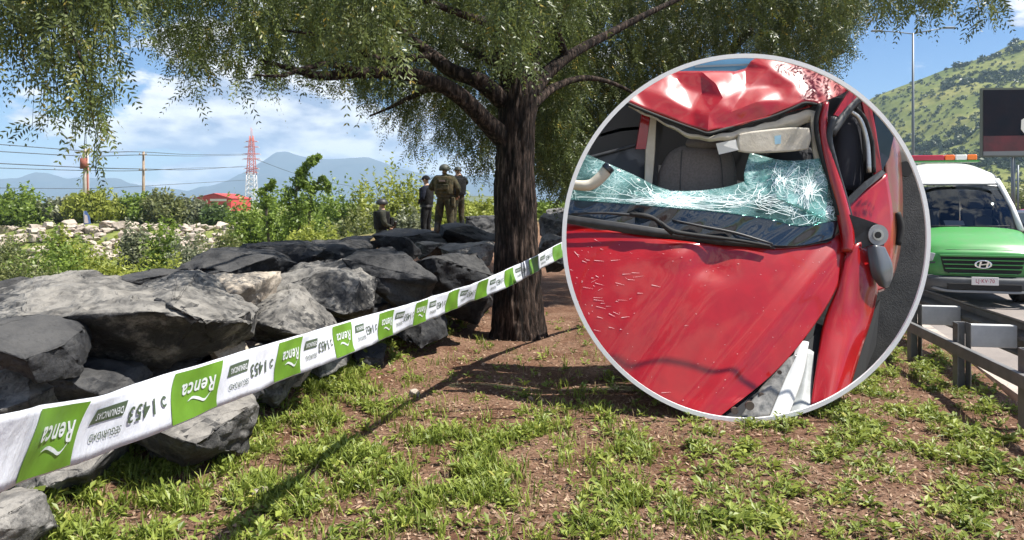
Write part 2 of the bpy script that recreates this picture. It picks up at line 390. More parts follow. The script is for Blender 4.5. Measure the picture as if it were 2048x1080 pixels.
# ------------------------------------------------------------------ boulders
def paint_sunlit_top(t, g, v, b, hi):
    """sunlight painted into the colour: upward faces mixed to a paler tone"""
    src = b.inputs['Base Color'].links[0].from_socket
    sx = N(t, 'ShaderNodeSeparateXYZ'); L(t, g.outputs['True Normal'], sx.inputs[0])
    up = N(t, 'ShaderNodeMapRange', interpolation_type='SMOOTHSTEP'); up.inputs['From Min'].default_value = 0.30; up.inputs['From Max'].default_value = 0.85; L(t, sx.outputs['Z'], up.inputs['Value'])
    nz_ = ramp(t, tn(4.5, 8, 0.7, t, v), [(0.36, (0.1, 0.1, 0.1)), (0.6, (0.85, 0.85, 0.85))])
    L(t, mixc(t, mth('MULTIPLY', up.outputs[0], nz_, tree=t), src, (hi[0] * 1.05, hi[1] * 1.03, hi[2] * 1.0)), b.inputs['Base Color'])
def rock_material(name, lo, mid, hi, seed):
    m = bpy.data.materials.new(name); m.use_nodes = True; t = m.node_tree; b = t.nodes['Principled BSDF']
    b.inputs['Roughness'].default_value = 0.78; b.inputs['Specular IOR Level'].default_value = 0.3
    c = N(t, 'ShaderNodeTexCoord'); mp = N(t, 'ShaderNodeMapping'); mp.inputs['Location'].default_value = (seed, seed * 2, 0)
    g = N(t, 'ShaderNodeNewGeometry'); L(t, g.outputs['Position'], mp.inputs['Vector']); v = mp.outputs[0]
    a = ramp(t, tn(2.4, 9, 0.72, t, v), [(0.34, lo), (0.50, mid), (0.64, hi)])
    sp = ramp(t, tn(60, 4, 0.7, t, v), [(0.30, (0.35, 0.35, 0.36)), (0.48, (1, 1, 1)), (0.64, (1, 1, 1)), (0.74, (2.2, 2.2, 2.1))])
    col = mixc(t, 1.0, a, sp, 'MULTIPLY')
    wn = N(t, 'ShaderNodeTexNoise'); wn.inputs['Scale'].default_value = 3.0; wn.inputs['Detail'].default_value = 5; L(t, v, wn.inputs['Vector'])
    wv_ = mixc(t, 0.35, v, wn.outputs['Color'], 'ADD')
    vo = N(t, 'ShaderNodeTexVoronoi', feature='DISTANCE_TO_EDGE'); vo.inputs['Scale'].default_value = 2.1; L(t, wv_, vo.inputs['Vector'])
    ckr = ramp(t, vo.outputs['Distance'], [(0.0, (0.25, 0.25, 0.25)), (0.018, (1, 1, 1))])                 # hairline cracks
    col = mixc(t, ramp(t, tn(1.7, 3, 0.6, t, v), [(0.50, (0, 0, 0)), (0.62, (0.9, 0.9, 0.9))]), col, mixc(t, 1.0, col, ckr, 'MULTIPLY'))
    li = ramp(t, tn(5.0, 8, 0.75, t, v), [(0.56, (0, 0, 0)), (0.66, (1, 1, 1))])          # pale lichen and dust blotches
    L(t, mixc(t, mth('MULTIPLY', li, 0.28, tree=t), col, (hi[0] * 1.25, hi[1] * 1.18, hi[2] * 1.05)), b.inputs['Base Color'])
    paint_sunlit_top(t, g, v, b, hi)
    bp = N(t, 'ShaderNodeBump'); bp.inputs['Strength'].default_value = 1.0; bp.inputs['Distance'].default_value = 0.016
    bh = mth('ADD', mth('ADD', tn(9, 9, 0.72, t, v), mth('MULTIPLY', mth('MINIMUM', vo.outputs['Distance'], 0.02, tree=t), 6.0, tree=t), tree=t), mth('MULTIPLY', tn(55, 4, 0.6, t, v), 0.25, tree=t), tree=t)
    L(t, bh, bp.inputs['Height']); L(t, bp.outputs[0], b.inputs['Normal'])
    return m
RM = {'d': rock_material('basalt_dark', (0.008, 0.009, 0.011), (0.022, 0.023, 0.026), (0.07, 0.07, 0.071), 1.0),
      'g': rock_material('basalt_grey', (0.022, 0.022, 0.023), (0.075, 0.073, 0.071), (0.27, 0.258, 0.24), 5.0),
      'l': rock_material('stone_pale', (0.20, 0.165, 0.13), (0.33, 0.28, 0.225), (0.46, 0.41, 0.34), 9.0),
      's': rock_material('basalt_sunlit_top', (0.012, 0.012, 0.013), (0.036, 0.036, 0.037), (0.25, 0.24, 0.222), 7.0),  # near-black body and pale painted tops, sun and shade contrast in the colour
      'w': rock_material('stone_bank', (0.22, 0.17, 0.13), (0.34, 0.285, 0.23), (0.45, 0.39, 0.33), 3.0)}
def rock_finish(bm, sd, amp, edge, cuts, fr=1.0, bev=0.015, normal_box=True, flake=0.75):
    bmesh.ops.convex_hull(bm, input=bm.verts[:])
    bmesh.ops.delete(bm, geom=[v for v in bm.verts if not v.link_faces], context='VERTS')
    bmesh.ops.dissolve_limit(bm, angle_limit=0.2, verts=bm.verts[:], edges=bm.edges[:])
    if bev: bmesh.ops.bevel(bm, geom=bm.edges[:], offset=bev, segments=2, profile=0.6, affect='EDGES', clamp_overlap=True)
    bmesh.ops.triangulate(bm, faces=bm.faces[:])
    for _ in range(cuts):
        long_ = [e for e in bm.edges if e.calc_length() > edge]
        if not long_: break
        bmesh.ops.subdivide_edges(bm, edges=long_, cuts=1)
        bmesh.ops.triangulate(bm, faces=[f for f in bm.faces if len(f.verts) > 3])
    bm.normal_update(); off = Vector((sd, 0, 0)); off2 = Vector((0, sd, 0))
    for v in bm.verts:
        q = v.co * fr + off
        n = noise.fractal(q * 1.3, 0.72, 2.1, 6, noise_basis='PERLIN_ORIGINAL')
        qq = Vector((q.x, q.y, q.z * 1.8)) + noise.noise_vector(q * 1.4) * 0.35
        ce = noise.cell_vector(qq * 1.5) * 0.65 + noise.cell_vector(qq * 3.7) * 0.35        # chipped, layered flakes
        cr = abs(noise.fractal(v.co * fr * 1.1 + off2, 0.8, 2.0, 3, noise_basis='PERLIN_ORIGINAL'))
        v.co += v.normal * (n * amp + (ce.x - 0.5) * amp * flake - max(0, 0.10 - cr) * amp * 4)
def rock_mesh(seed, npt=15, cuts=7, amp=0.075, power=0.55, smooth=True, bev=0.014, edge=0.12):
    r = random.Random(seed); bm = bmesh.new()
    for _ in range(npt):
        d = Vector((r.gauss(0, 1), r.gauss(0, 1), r.gauss(0, 1))).normalized()
        k = max(abs(d.x), abs(d.y), abs(d.z)) ** -power        # between a ball and a block
        p_ = d * k * r.uniform(0.82, 1.0)
        if p_.z > 0.25: p_.z = 0.25 + (p_.z - 0.25) * 0.6      # flattish tops
        bm.verts.new(p_)
    rock_finish(bm, r.uniform(0, 50), amp, edge if cuts >= 4 else 0.4, cuts, 1.0, bev)
    lo = [min(v.co[i] for v in bm.verts) for i in range(3)]; hi = [max(v.co[i] for v in bm.verts) for i in range(3)]
    for v in bm.verts:
        v.co = Vector([2 * (v.co[i] - lo[i]) / (hi[i] - lo[i]) - 1 for i in range(3)])
    for f in bm.faces: f.smooth = smooth
    me = bpy.data.meshes.new('boulder'); bm.to_mesh(me); bm.free()
    return me
def hull_boulder(pts, kind, seed, label, amp=0.035):
    """boulder whose main corners are known"""
    P = [W(*p) for p in pts]; c = sum(P, Vector()) / len(P); bm = bmesh.new()
    for p in P: bm.verts.new(p - c)
    rock_finish(bm, seed * 1.7, amp, 0.045, 8, 2.2, 0.010, flake=0.8)
    for f in bm.faces: f.smooth = True
    me = bpy.data.meshes.new('boulder'); bm.to_mesh(me); bm.free(); me.materials.append(RM[kind])
    o = link('boulder', me); o.location = c
    return tag(o, label, 'boulder', 'boulders of the embankment')
def boulder(box, y, kind, seed, label, dep=None, tilt=0.0, npt=15, power=0.55, name='boulder', shear=0.0):
    x0, y0, x1, y1 = box
    c = W((x0 + x1) / 2, (y0 + y1) / 2, y); sx, sz = (x1 - x0) / FPX * y / 2, (y1 - y0) / FPX * y / 2
    sy = dep or 0.75 * (sx + sz) * 0.9
    me = rock_mesh(seed, npt, power=power); me.materials.append(RM[kind])
    for v in me.vertices:                                     # seated lean, baked into the shape
        v.co.z += shear * v.co.x * (0.5 + 0.5 * v.co.z)
    o = link(name, me); o.location = c; o.scale = (sx, sy, sz); o.rotation_euler = (0, tilt, 0)
    return tag(o, label, 'boulder', 'boulders of the embankment')
B = boulder
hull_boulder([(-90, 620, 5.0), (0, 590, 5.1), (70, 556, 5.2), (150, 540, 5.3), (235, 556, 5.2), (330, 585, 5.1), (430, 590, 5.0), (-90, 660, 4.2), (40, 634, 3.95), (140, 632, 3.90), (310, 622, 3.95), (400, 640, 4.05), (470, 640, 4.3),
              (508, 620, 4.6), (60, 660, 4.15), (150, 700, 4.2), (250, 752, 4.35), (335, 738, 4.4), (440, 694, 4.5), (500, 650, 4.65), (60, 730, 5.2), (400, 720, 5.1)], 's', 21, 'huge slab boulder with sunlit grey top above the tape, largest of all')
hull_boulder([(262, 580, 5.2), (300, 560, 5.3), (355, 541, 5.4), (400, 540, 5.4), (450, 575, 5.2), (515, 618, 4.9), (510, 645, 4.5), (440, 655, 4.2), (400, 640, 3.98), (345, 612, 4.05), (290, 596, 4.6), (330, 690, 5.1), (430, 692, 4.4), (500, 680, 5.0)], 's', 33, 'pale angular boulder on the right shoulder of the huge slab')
B((-60, 632, 164, 748), 3.75, 'd', 5, 'black rounded boulder at the left edge under the huge slab', 0.36, 0.08, 15, 0.6)
B((-40, 588, 66, 650), 4.6, 'd', 6, 'small dark stone at the left edge level with the slab', 0.25)
B((95, 712, 290, 830), 4.1, 'd', 7, 'speckled dark boulder just above the tape below the huge slab', 0.36)
B((-40, 738, 112, 880), 3.75, 'g', 8, 'brownish grey boulder half hidden by the tape at the left edge', 0.3)
B((205, 770, 505, 945), 4.45, 'g', 9, 'rough grey boulder under the tape with grass at its foot', 0.42, 0.0, 16, 0.7)
B((40, 850, 222, 1004), 4.05, 'g', 10, 'smooth grey boulder under the leftmost green tape panel', 0.36, 0.0, 12, 0.5)
B((-60, 990, 76, 1130), 3.3, 'g', 12, 'grey boulder in the bottom left corner of the picture', 0.3, 0.0, 12, 0.5)
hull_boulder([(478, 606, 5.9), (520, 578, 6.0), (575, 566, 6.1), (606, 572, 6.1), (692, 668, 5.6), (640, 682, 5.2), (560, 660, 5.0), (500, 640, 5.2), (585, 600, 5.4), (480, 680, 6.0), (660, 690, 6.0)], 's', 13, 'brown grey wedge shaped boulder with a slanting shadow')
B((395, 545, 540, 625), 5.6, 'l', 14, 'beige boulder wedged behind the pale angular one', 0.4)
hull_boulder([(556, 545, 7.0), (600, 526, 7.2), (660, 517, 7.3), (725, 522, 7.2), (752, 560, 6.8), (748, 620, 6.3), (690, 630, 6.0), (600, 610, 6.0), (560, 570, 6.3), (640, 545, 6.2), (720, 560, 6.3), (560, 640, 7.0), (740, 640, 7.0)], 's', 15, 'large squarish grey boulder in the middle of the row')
B((698, 498, 880, 610), 7.3, 'd', 16, 'dark leaning boulder right of the squarish one', 0.55, 0.25, 13, 0.65)
B((835, 505, 990, 610), 8.2, 'd', 17, 'brown black boulder just left of the tree trunk', 0.6)
B((222, 540, 352, 590), 6.2, 'd', 18, 'low black boulder behind the slab, nearest the bushes', 0.5)
B((383, 498, 575, 575), 6.9, 'd', 19, 'long black boulder with ridged top at the row crest', 0.6, 0.06, 15, 0.7)
B((488, 482, 650, 560), 7.9, 'd', 20, 'domed black boulder on the crest below the vines', 0.6)
B((455, 494, 506, 520), 8.4, 'd', 22, 'small black stone at the crest, leftmost of the far ones', 0.3)
B((515, 486, 575, 512), 9.2, 'd', 49, 'small flat black stone behind the domed one', 0.3)
B((596, 476, 752, 540), 9.4, 'd', 23, 'blunt black boulder on the crest, middle of the row', 0.7)
B((738, 466, 846, 535), 9.9, 'd', 24, 'peaked black boulder on the crest below the police', 0.6, 0.2, 12)
B((684, 472, 748, 498), 12.0, 'd', 25, 'low black stone under the lower left officer', 0.5)
B((755, 458, 905, 510), 12.8, 'd', 26, 'broad dark boulder at the feet of the black clad officer', 0.8)
B((875, 448, 1000, 505), 13.2, 'd', 27, 'dark boulder below the camouflaged officer, beside the trunk', 0.8, 0.12)
B((868, 482, 992, 535), 10.6, 'g', 28, 'mottled grey boulder left of the trunk on the crest', 0.6)
B((826, 482, 892, 520), 11.2, 'g', 29, 'small pale grey stone between crest boulders near the trunk', 0.4)
B((1078, 425, 1135, 482), 15.0, 'g', 30, 'light grey boulder seen right of the trunk', 0.6)
B((1074, 466, 1128, 526), 12.4, 'g', 31, 'mottled boulder low on the right of the trunk', 0.6)
B((1092, 412, 1160, 445), 19.0, 'g', 32, 'far grey boulder between the trunk and the round frame', 0.8)
B((930, 430, 1005, 480), 17.5, 'd', 34, 'far dark stone half hidden by the trunk', 0.8)
B((640, 608, 770, 690), 7.0, 'd', 35, 'dark boulder low in the row just above the tape', 0.45)
B((590, 660, 700, 745), 6.6, 'g', 36, 'grey boulder showing under the tape beside yellow green weeds', 0.4)
B((500, 715, 615, 812), 5.75, 'g', 37, 'pale scuffed boulder under the tape amid weeds', 0.36)
B((470, 676, 640, 760), 6.0, 'l', 38, 'buff coloured slab peeping over the tape', 0.4)
B((688, 690, 770, 748), 7.1, 'd', 39, 'small blackish boulder at the end of the weeds', 0.3)
B((760, 560, 900, 680), 8.0, 'd', 40, 'dark boulder in the shade behind the tape', 0.5)
B((400, 650, 500, 740), 4.9, 'l', 41, 'small buff stone in the gap under the huge slab', 0.25)
B((150, 690, 420, 800), 4.7, 'd', 42, 'black boulder in deep shade under the huge slab', 0.4)
B((545, 630, 680, 720), 6.4, 'd', 43, 'shaded dark boulder between the wedge and the tape', 0.4)
B((-120, 560, 60, 720), 5.4, 'd', 44, 'dark boulder behind the slab at the left edge', 0.5)
B((330, 700, 520, 850), 5.0, 'd', 45, 'dark boulder behind the second green tape panel', 0.4)
B((880, 590, 985, 650), 9.2, 'd', 46, 'dark stone at the foot of the trunk, left side', 0.4)
B((1085, 500, 1150, 545), 11.5, 'd', 47, 'shaded stone at the foot of the trunk, right side', 0.4)
B((640, 530, 770, 640), 8.4, 'd', 48, 'black boulder filling the row behind the squarish one', 0.6)

# far bank: pale rip-rap, each stone placed on the slope
rng = np.random.default_rng(5)
FARM = []
for s in range(7):
    me = rock_mesh(100 + s, 13, 2, 0.05, 0.55); me.materials.append(RM['w']); FARM.append(me)
k = 0
while k < 290:
    px = rng.uniform(-30, 490); py = rng.uniform(446, 512)
    y = rng.uniform(46, 60); x = (px - CXP) / FPX * y
    z = float(terrain(x, y)); pyz = HZ + (EYE - z) / y * FPX
    if not (440 < pyz < 520) or z < -2.25 and rng.random() < 0.5: continue
    s = rng.uniform(0.22, 0.58) * (1.2 if rng.random() < 0.15 else 1)
    o = link('bank_stone', FARM[k % 7]); o.location = (x, y, z + s * 0.25); o.scale = (s, s * 0.9, s * 0.62)
    o.rotation_euler = (rng.uniform(-0.3, 0.3), rng.uniform(-0.3, 0.3), rng.uniform(0, 6.28))
    tag(o, 'pale sunlit stone on the far bank of the river bed', 'stone', 'pale stones of the far bank'); k += 1
# two loose cobbles in the grass
for px, py, s, lab in ((520, 1000, 0.045, 'small round brown stone lying in the grass'), (828, 795, 0.05, 'little tan stone on the bare earth by the shadow')):
    y = EYE * FPX / (py - HZ); me = rock_mesh(int(px), 14, 2, 0.04, 0.3); me.materials.append(RM['l'])
    o = link('cobble', me); p = W(px, py, y); o.location = (p.x, p.y, s * 0.6); o.scale = (s, s, s * 0.8); tag(o, lab, 'stone')
# ------------------------------------------------------------------ pepper trees
bark = bpy.data.materials.new('fissured_bark'); bark.use_nodes = True; t = bark.node_tree; b = t.nodes['Principled BSDF']
b.inputs['Roughness'].default_value = 0.9; b.inputs['Specular IOR Level'].default_value = 0.2
c = N(t, 'ShaderNodeTexCoord'); mp = N(t, 'ShaderNodeMapping'); mp.inputs['Scale'].default_value = (1, 1, 0.16); L(t, c.outputs['Object'], mp.inputs['Vector'])
fur = tn(26, 8, 0.62, t, mp.outputs[0])
L(t, ramp(t, fur, [(0.40, (0.007, 0.005, 0.004)), (0.53, (0.034, 0.023, 0.018)), (0.70, (0.14, 0.10, 0.08))]), b.inputs['Base Color'])
bp = N(t, 'ShaderNodeBump'); bp.inputs['Strength'].default_value = 1.0; bp.inputs['Distance'].default_value = 0.045
L(t, fur, bp.inputs['Height']); L(t, bp.outputs[0], b.inputs['Normal'])
def smooth_path(pts, n=6):
    """Catmull-Rom through (x, y, z, r)"""
    P = [np.array(p, float) for p in pts]; P = [2 * P[0] - P[1]] + P + [2 * P[-1] - P[-2]]; o = []
    for i in range(1, len(P) - 2):
        for k in range(n):
            u = k / n
            o.append(0.5 * ((2 * P[i]) + (P[i + 1] - P[i - 1]) * u + (2 * P[i - 1] - 5 * P[i] + 4 * P[i + 1] - P[i + 2]) * u * u + (3 * P[i] - P[i - 1] - 3 * P[i + 1] + P[i + 2]) * u ** 3))
    o.append(P[-2]); return o
def limb(mb, pts, n=10, sub=5, rough=0.12, seed=0.0, furrow=0.0):
    path = smooth_path(pts, sub); o = len(mb.v)
    mb.tube([p[:3] for p in path], [max(0.002, p[3]) for p in path], n)
    for i, p in enumerate(path):
        for k in range(n):
            v = Vector(mb.v[o + i * n + k]); c_ = Vector(p[:3]); d = v - c_
            q = noise.fractal(Vector((d.x * 9, d.y * 9, v.z * 1.5 + seed)), 0.8, 2, 4, noise_basis='PERLIN_ORIGINAL')
            if furrow:                                         # deep vertical fissures between bark plates
                a_ = math.atan2(d.y, d.x); r1 = abs(noise.noise(Vector((math.cos(a_) * 5.5, math.sin(a_) * 5.5, v.z * 1.9 + 3)))); r2 = abs(noise.noise(Vector((math.cos(a_) * 12, math.sin(a_) * 12, v.z * 4.5))))
                q += furrow * (min(1.0, r1 * 4) + 0.6 * min(1.0, r2 * 4) - 1.0) / rough
            mb.v[o + i * n + k] = tuple(c_ + d * (1 + rough * q))
def wp(px, py, y, rpx): p = W(px, py, y); return (p.x, p.y, p.z, rpx / FPX * y)
TY = 8.9
tb = W(1036, 670, TY)
tree = thing('pepper_tree', 'big pepper tree with dark furrowed trunk and weeping foliage, behind the tape', 'tree', (tb.x, TY, 0))
m_ = MB()
limb(m_, [wp(1036, 720, TY, 66), wp(1036, 690, TY, 61), wp(1037, 655, TY, 53), wp(1036, 600, TY, 48), wp(1034, 520, TY, 45), wp(1030, 430, TY, 41), wp(1029, 340, TY, 38), wp(1032, 260, TY, 38), wp(1038, 200, TY, 37), wp(1042, 165, TY, 33), wp(1044, 130, TY, 26)], 110, 16, 0.10, 0.0, 0.055)
local(m_.build('trunk', bark, tree))
LIMBS = [
    [wp(1020, 285, TY, 26), wp(985, 255, 8.7, 20), wp(945, 215, 8.5, 18), wp(905, 182, 8.3, 17), wp(860, 160, 8.1, 15), wp(800, 146, 7.9, 13), wp(720, 146, 7.7, 11), wp(640, 152, 7.5, 9), wp(590, 140, 7.4, 6), wp(520, 120, 7.2, 4)],
    [wp(1030, 215, TY, 24), wp(995, 190, 8.8, 19), wp(955, 160, 8.7, 17), wp(905, 142, 8.7, 15), wp(865, 112, 8.8, 13), wp(815, 72, 9.0, 10), wp(760, 20, 9.1, 7), wp(690, -50, 9.2, 5)],
    [wp(1030, 180, TY, 26), wp(1012, 120, 8.8, 20), wp(1000, 50, 8.7, 18), wp(985, -30, 8.5, 15), wp(930, -130, 8.2, 11), wp(850, -230, 7.8, 6)],
    [wp(1052, 170, TY, 26), wp(1062, 90, 9.1, 20), wp(1066, 0, 9.3, 17), wp(1090, -110, 9.6, 12), wp(1140, -230, 9.9, 6)],
    [wp(1056, 190, TY, 20), wp(1100, 140, 9.2, 14), wp(1150, 104, 9.5, 10), wp(1220, 66, 9.9, 8), wp(1310, 20, 10.3, 6), wp(1420, -30, 10.8, 4)],
    [wp(1060, 210, TY, 14), wp(1110, 174, 9.3, 8), wp(1170, 156, 9.7, 6), wp(1230, 168, 10.1, 4), wp(1290, 200, 10.3, 3)],
    [wp(905, 182, 8.3, 9), wp(860, 178, 8.6, 6), wp(820, 195, 8.9, 5), wp(780, 215, 9.2, 3), wp(740, 232, 9.4, 2)],
    [wp(720, 146, 7.7, 8), wp(660, 128, 7.3, 6), wp(600, 140, 6.9, 5), wp(560, 152, 6.7, 3.5), wp(510, 150, 6.5, 2)],
    [wp(865, 112, 8.8, 9), wp(800, 118, 8.4, 7), wp(740, 112, 8.1, 6), wp(690, 85, 7.8, 5), wp(640, 70, 7.6, 4), wp(560, 60, 7.2, 2)],
    [wp(850, -230, 7.8, 8), wp(700, -200, 7.0, 8), wp(500, -130, 6.2, 7), wp(330, -80, 5.5, 6), wp(200, -30, 4.9, 5), wp(130, 10, 4.5, 4)],
    [wp(1000, 50, 8.7, 12), wp(960, 40, 8.0, 9), wp(900, 20, 7.2, 7), wp(800, -20, 6.4, 5), wp(700, -60, 5.8, 3)],
    [wp(1066, 0, 9.3, 12), wp(1020, -60, 8.2, 9), wp(980, -120, 7.0, 6), wp(950, -180, 5.9, 3)],
    [wp(1010, 130, 8.9, 12), wp(960, 110, 10.0, 9), wp(900, 80, 11.2, 6), wp(830, 90, 12.0, 3)],
    [wp(1130, 112, 9.4, 9), wp(1115, 60, 9.0, 7), wp(1130, 10, 8.8, 5), wp(1180, -50, 8.6, 3)],
]
for k, ps in enumerate(LIMBS):
    m_ = MB(); limb(m_, ps, 12, 5, 0.16, k * 3.0); local(m_.build('limb', bark, tree))
# thin hanging boughs of the near left curtain
m_ = MB()
for ps in ([wp(128, -20, 4.4, 3), wp(133, 30, 4.3, 2.6), wp(150, 85, 4.25, 2.4), wp(165, 130, 4.2, 2.0), wp(176, 180, 4.2, 1.4), wp(190, 260, 4.2, .8)],
           [wp(150, 70, 4.3, 1.6), wp(138, 105, 4.3, 1.2), wp(132, 140, 4.3, .8)], [wp(30, -30, 4.6, 2), wp(40, 60, 4.5, 1.5), wp(52, 150, 4.5, .9)]):
    limb(m_, ps, 6, 5, 0.1)
bo = local(m_.build('bough', bark, tree)); bo['kind'] = 'stuff'

def fronds(rng, base, d0, Lf, pairs, llen, lwid, droop=0.75):
    """pinnate leaves: base (n,3), start direction (n,3), length (n,) -> leaflet quads"""
    n = len(base); tt = (np.arange(pairs) + 0.6) / pairs
    down = np.array((0, 0, -1.0))
    P = base[:, None, :] + (d0[:, None, :] * tt[None, :, None] + down * droop * (tt ** 2)[None, :, None]) * Lf[:, None, None]
    T = d0[:, None, :] + 2 * droop * tt[None, :, None] * down
    T /= np.linalg.norm(T, axis=2, keepdims=True)
    a = rng.normal(size=(n, 3)); S = np.cross(T, a[:, None, :]); S /= np.linalg.norm(S, axis=2, keepdims=True) + 1e-9
    Nn = np.cross(T, S)
    ca, sa = math.cos(math.radians(48)), math.sin(math.radians(48))
    qs, ts = [], []
    env = (np.sin(np.pi * np.clip(tt * 0.92 + 0.12, 0, 1)) ** 0.5)[None, :, None]
    base_t = rng.random(n)
    for sg in (-1, 1):
        jit = rng.normal(scale=0.16, size=(n, pairs, 3))
        D = T * ca + S * (sg * sa) + jit + down * 0.12
        D /= np.linalg.norm(D, axis=2, keepdims=True)
        Wd = np.cross(D, Nn); Wd /= np.linalg.norm(Wd, axis=2, keepdims=True) + 1e-9
        Wd = Wd * 0.92 + Nn * rng.normal(scale=0.35, size=(n, pairs, 1))
        ll = llen * env * rng.uniform(0.8, 1.15, (n, pairs, 1)); w = lwid * 0.5
        qs.append(np.stack([P, P + D * ll * 0.45 + Wd * w, P + D * ll, P + D * ll * 0.45 - Wd * w], 2))
        ts.append(np.clip(base_t[:, None] * 0.75 + 0.25 * rng.random((n, pairs)), 0, 1))
    V = np.concatenate(qs, 1).reshape(-1, 3); tint = np.repeat(np.concatenate(ts, 1).reshape(-1), 4)
    return V, tint
def strands(rng, tip, Ls, nf, flen, pairs=9, llen=0.066, lwid=0.0155, sway=0.25):
    """weeping twigs that end at tip: fronds all along them, plus the twig itself as a thin strip"""
    n = len(tip)
    az = rng.uniform(0, 2 * np.pi, n); lean = np.stack([np.cos(az), np.sin(az), 0 * az], 1) * (sway * rng.random(n) * Ls)[:, None]
    u = rng.random((n, nf)) ** 0.85
    pos = tip[:, None, :] + np.stack([0 * u, 0 * u, u * Ls[:, None]], 2) - lean[:, None, :] * (u ** 1.6)[..., None]
    b_ = pos.reshape(-1, 3)
    a2 = rng.uniform(0, 2 * np.pi, n * nf); dz = rng.uniform(-0.9, 0.0, n * nf)
    d0 = np.stack([np.cos(a2), np.sin(a2), dz], 1); d0[:, :2] *= 0.75
    d0 /= np.linalg.norm(d0, axis=1)[:, None]
    lf = flen * rng.uniform(0.7, 1.25, n * nf)
    V, tint = fronds(rng, b_, d0, lf, pairs, llen, lwid)
    # twig strips
    w = 0.0014
    top = tip + np.stack([0 * Ls, 0 * Ls, Ls], 1) - lean
    mid = (tip + top) / 2 + lean * 0.18
    q1 = np.stack([tip + (w, 0, 0), tip - (w, 0, 0), mid - (w, 0, 0), mid + (w, 0, 0)], 1); q2 = np.stack([mid + (w, 0, 0), mid - (w, 0, 0), top - (1.5 * w, 0, 0), top + (1.5 * w, 0, 0)], 1)
    V = np.concatenate([V, q1.reshape(-1, 3), q2.reshape(-1, 3)]); tint = np.concatenate([tint, np.full(8 * n, 0.0)])
    return V, tint
def zone(rng, n, edge, ytop, d0, d1, power=1.0):
    """tips spread over a curtain of foliage: edge = lower outline [(px, py)], depth between d0 and d1"""
    ex, ey = [e[0] for e in edge], [e[1] for e in edge]; o = []
    while len(o) < n:
        px = rng.uniform(ex[0], ex[-1]); b_ = np.interp(px, ex, ey)
        py = rng.uniform(ytop, max(ey))
        if py > b_ + 4 * rng.normal(): continue
        o.append((px, py, rng.uniform(d0, d1)))
    o = np.array(o); return Wn(o[:, 0], o[:, 1], o[:, 2])
rng = np.random.default_rng(77)
ZV, ZT = [], []
def curtain(n, edge, ytop, d0, d1, Ls=(0.35, 0.9), nf=8, flen=0.25, **kw):
    tip = zone(rng, n, edge, ytop, d0, d1)
    V, T_ = strands(rng, tip, rng.uniform(Ls[0], Ls[1], n), nf, flen, **kw); ZV.append(V); ZT.append(T_)
# front of the crown, over the boulders
curtain(1080, [(-120, 80), (60, 35), (240, 40), (300, 85), (345, 150), (385, 200), (420, 150), (460, 168), (505, 190), (550, 172), (600, 140), (650, 105), (720, 120), (760, 150), (800, 110), (850, 70), (900, 45), (960, 60), (985, 40), (1000, 130), (1025, 158), (1060, 165), (1075, 120), (1130, 70), (1200, 40)], -150, 6.6, 10.2)
# long sprigs hanging in front of the limbs
curtain(60, [(620, 110), (700, 150), (740, 150), (780, 120)], -20, 4.6, 5.6, flen=0.3, nf=5, llen=0.062)
curtain(36, [(995, 120), (1020, 158), (1066, 168), (1075, 120)], 20, 5.6, 6.6, flen=0.28, nf=5, llen=0.06)
# back of the crown, lower and lighter
curtain(900, [(715, 205), (735, 250), (765, 262), (800, 285), (830, 320), (870, 318), (905, 335), (950, 352), (990, 378), (1030, 380), (1085, 385), (1150, 395)], 40, 9.8, 13.0, Ls=(0.5, 1.3))
curtain(150, [(1078, 330), (1110, 395), (1165, 405)], 120, 9.6, 12.0, Ls=(0.5, 1.2))
curtain(300, [(540, 170), (620, 175), (700, 195), (760, 220)], -60, 9.8, 12.0)
# near left curtain, sparse against the sky
curtain(185, [(-60, 200), (0, 205), (30, 180), (62, 302), (80, 215), (108, 280), (130, 205), (150, 325), (185, 340), (208, 380), (224, 320), (234, 120)], -80, 3.9, 4.9, Ls=(0.4, 1.0), nf=5, flen=0.19, llen=0.048, lwid=0.0135)
curtain(60, [(-60, 150), (90, 110), (230, 95), (262, 145)], -120, 4.2, 5.4, nf=6, flen=0.18, llen=0.05, lwid=0.012)
# crown above the picture
tip = np.stack([rng.uniform(-2.0, 3.0, 150), rng.uniform(8.0, 12.5, 150), rng.uniform(4.9, 6.2, 150)], 1)
V, T_ = strands(rng, tip, rng.uniform(0.4, 0.9, 150), 6, 0.26, pairs=6, llen=0.08, lwid=0.016); ZV.append(V); ZT.append(T_)
lm_pep = leafmat('pepper_leaf', (0.024, 0.044, 0.012), (0.165, 0.20, 0.056), (0.36, 0.26, 0.04), 0.36, 0.38)
V = np.concatenate(ZV); T_ = np.concatenate(ZT)
cr = local(link('crown', np_mesh('crown', V, np.arange(len(V)).reshape(-1, 4), lm_pep, T_), tree)); cr['kind'] = 'stuff'

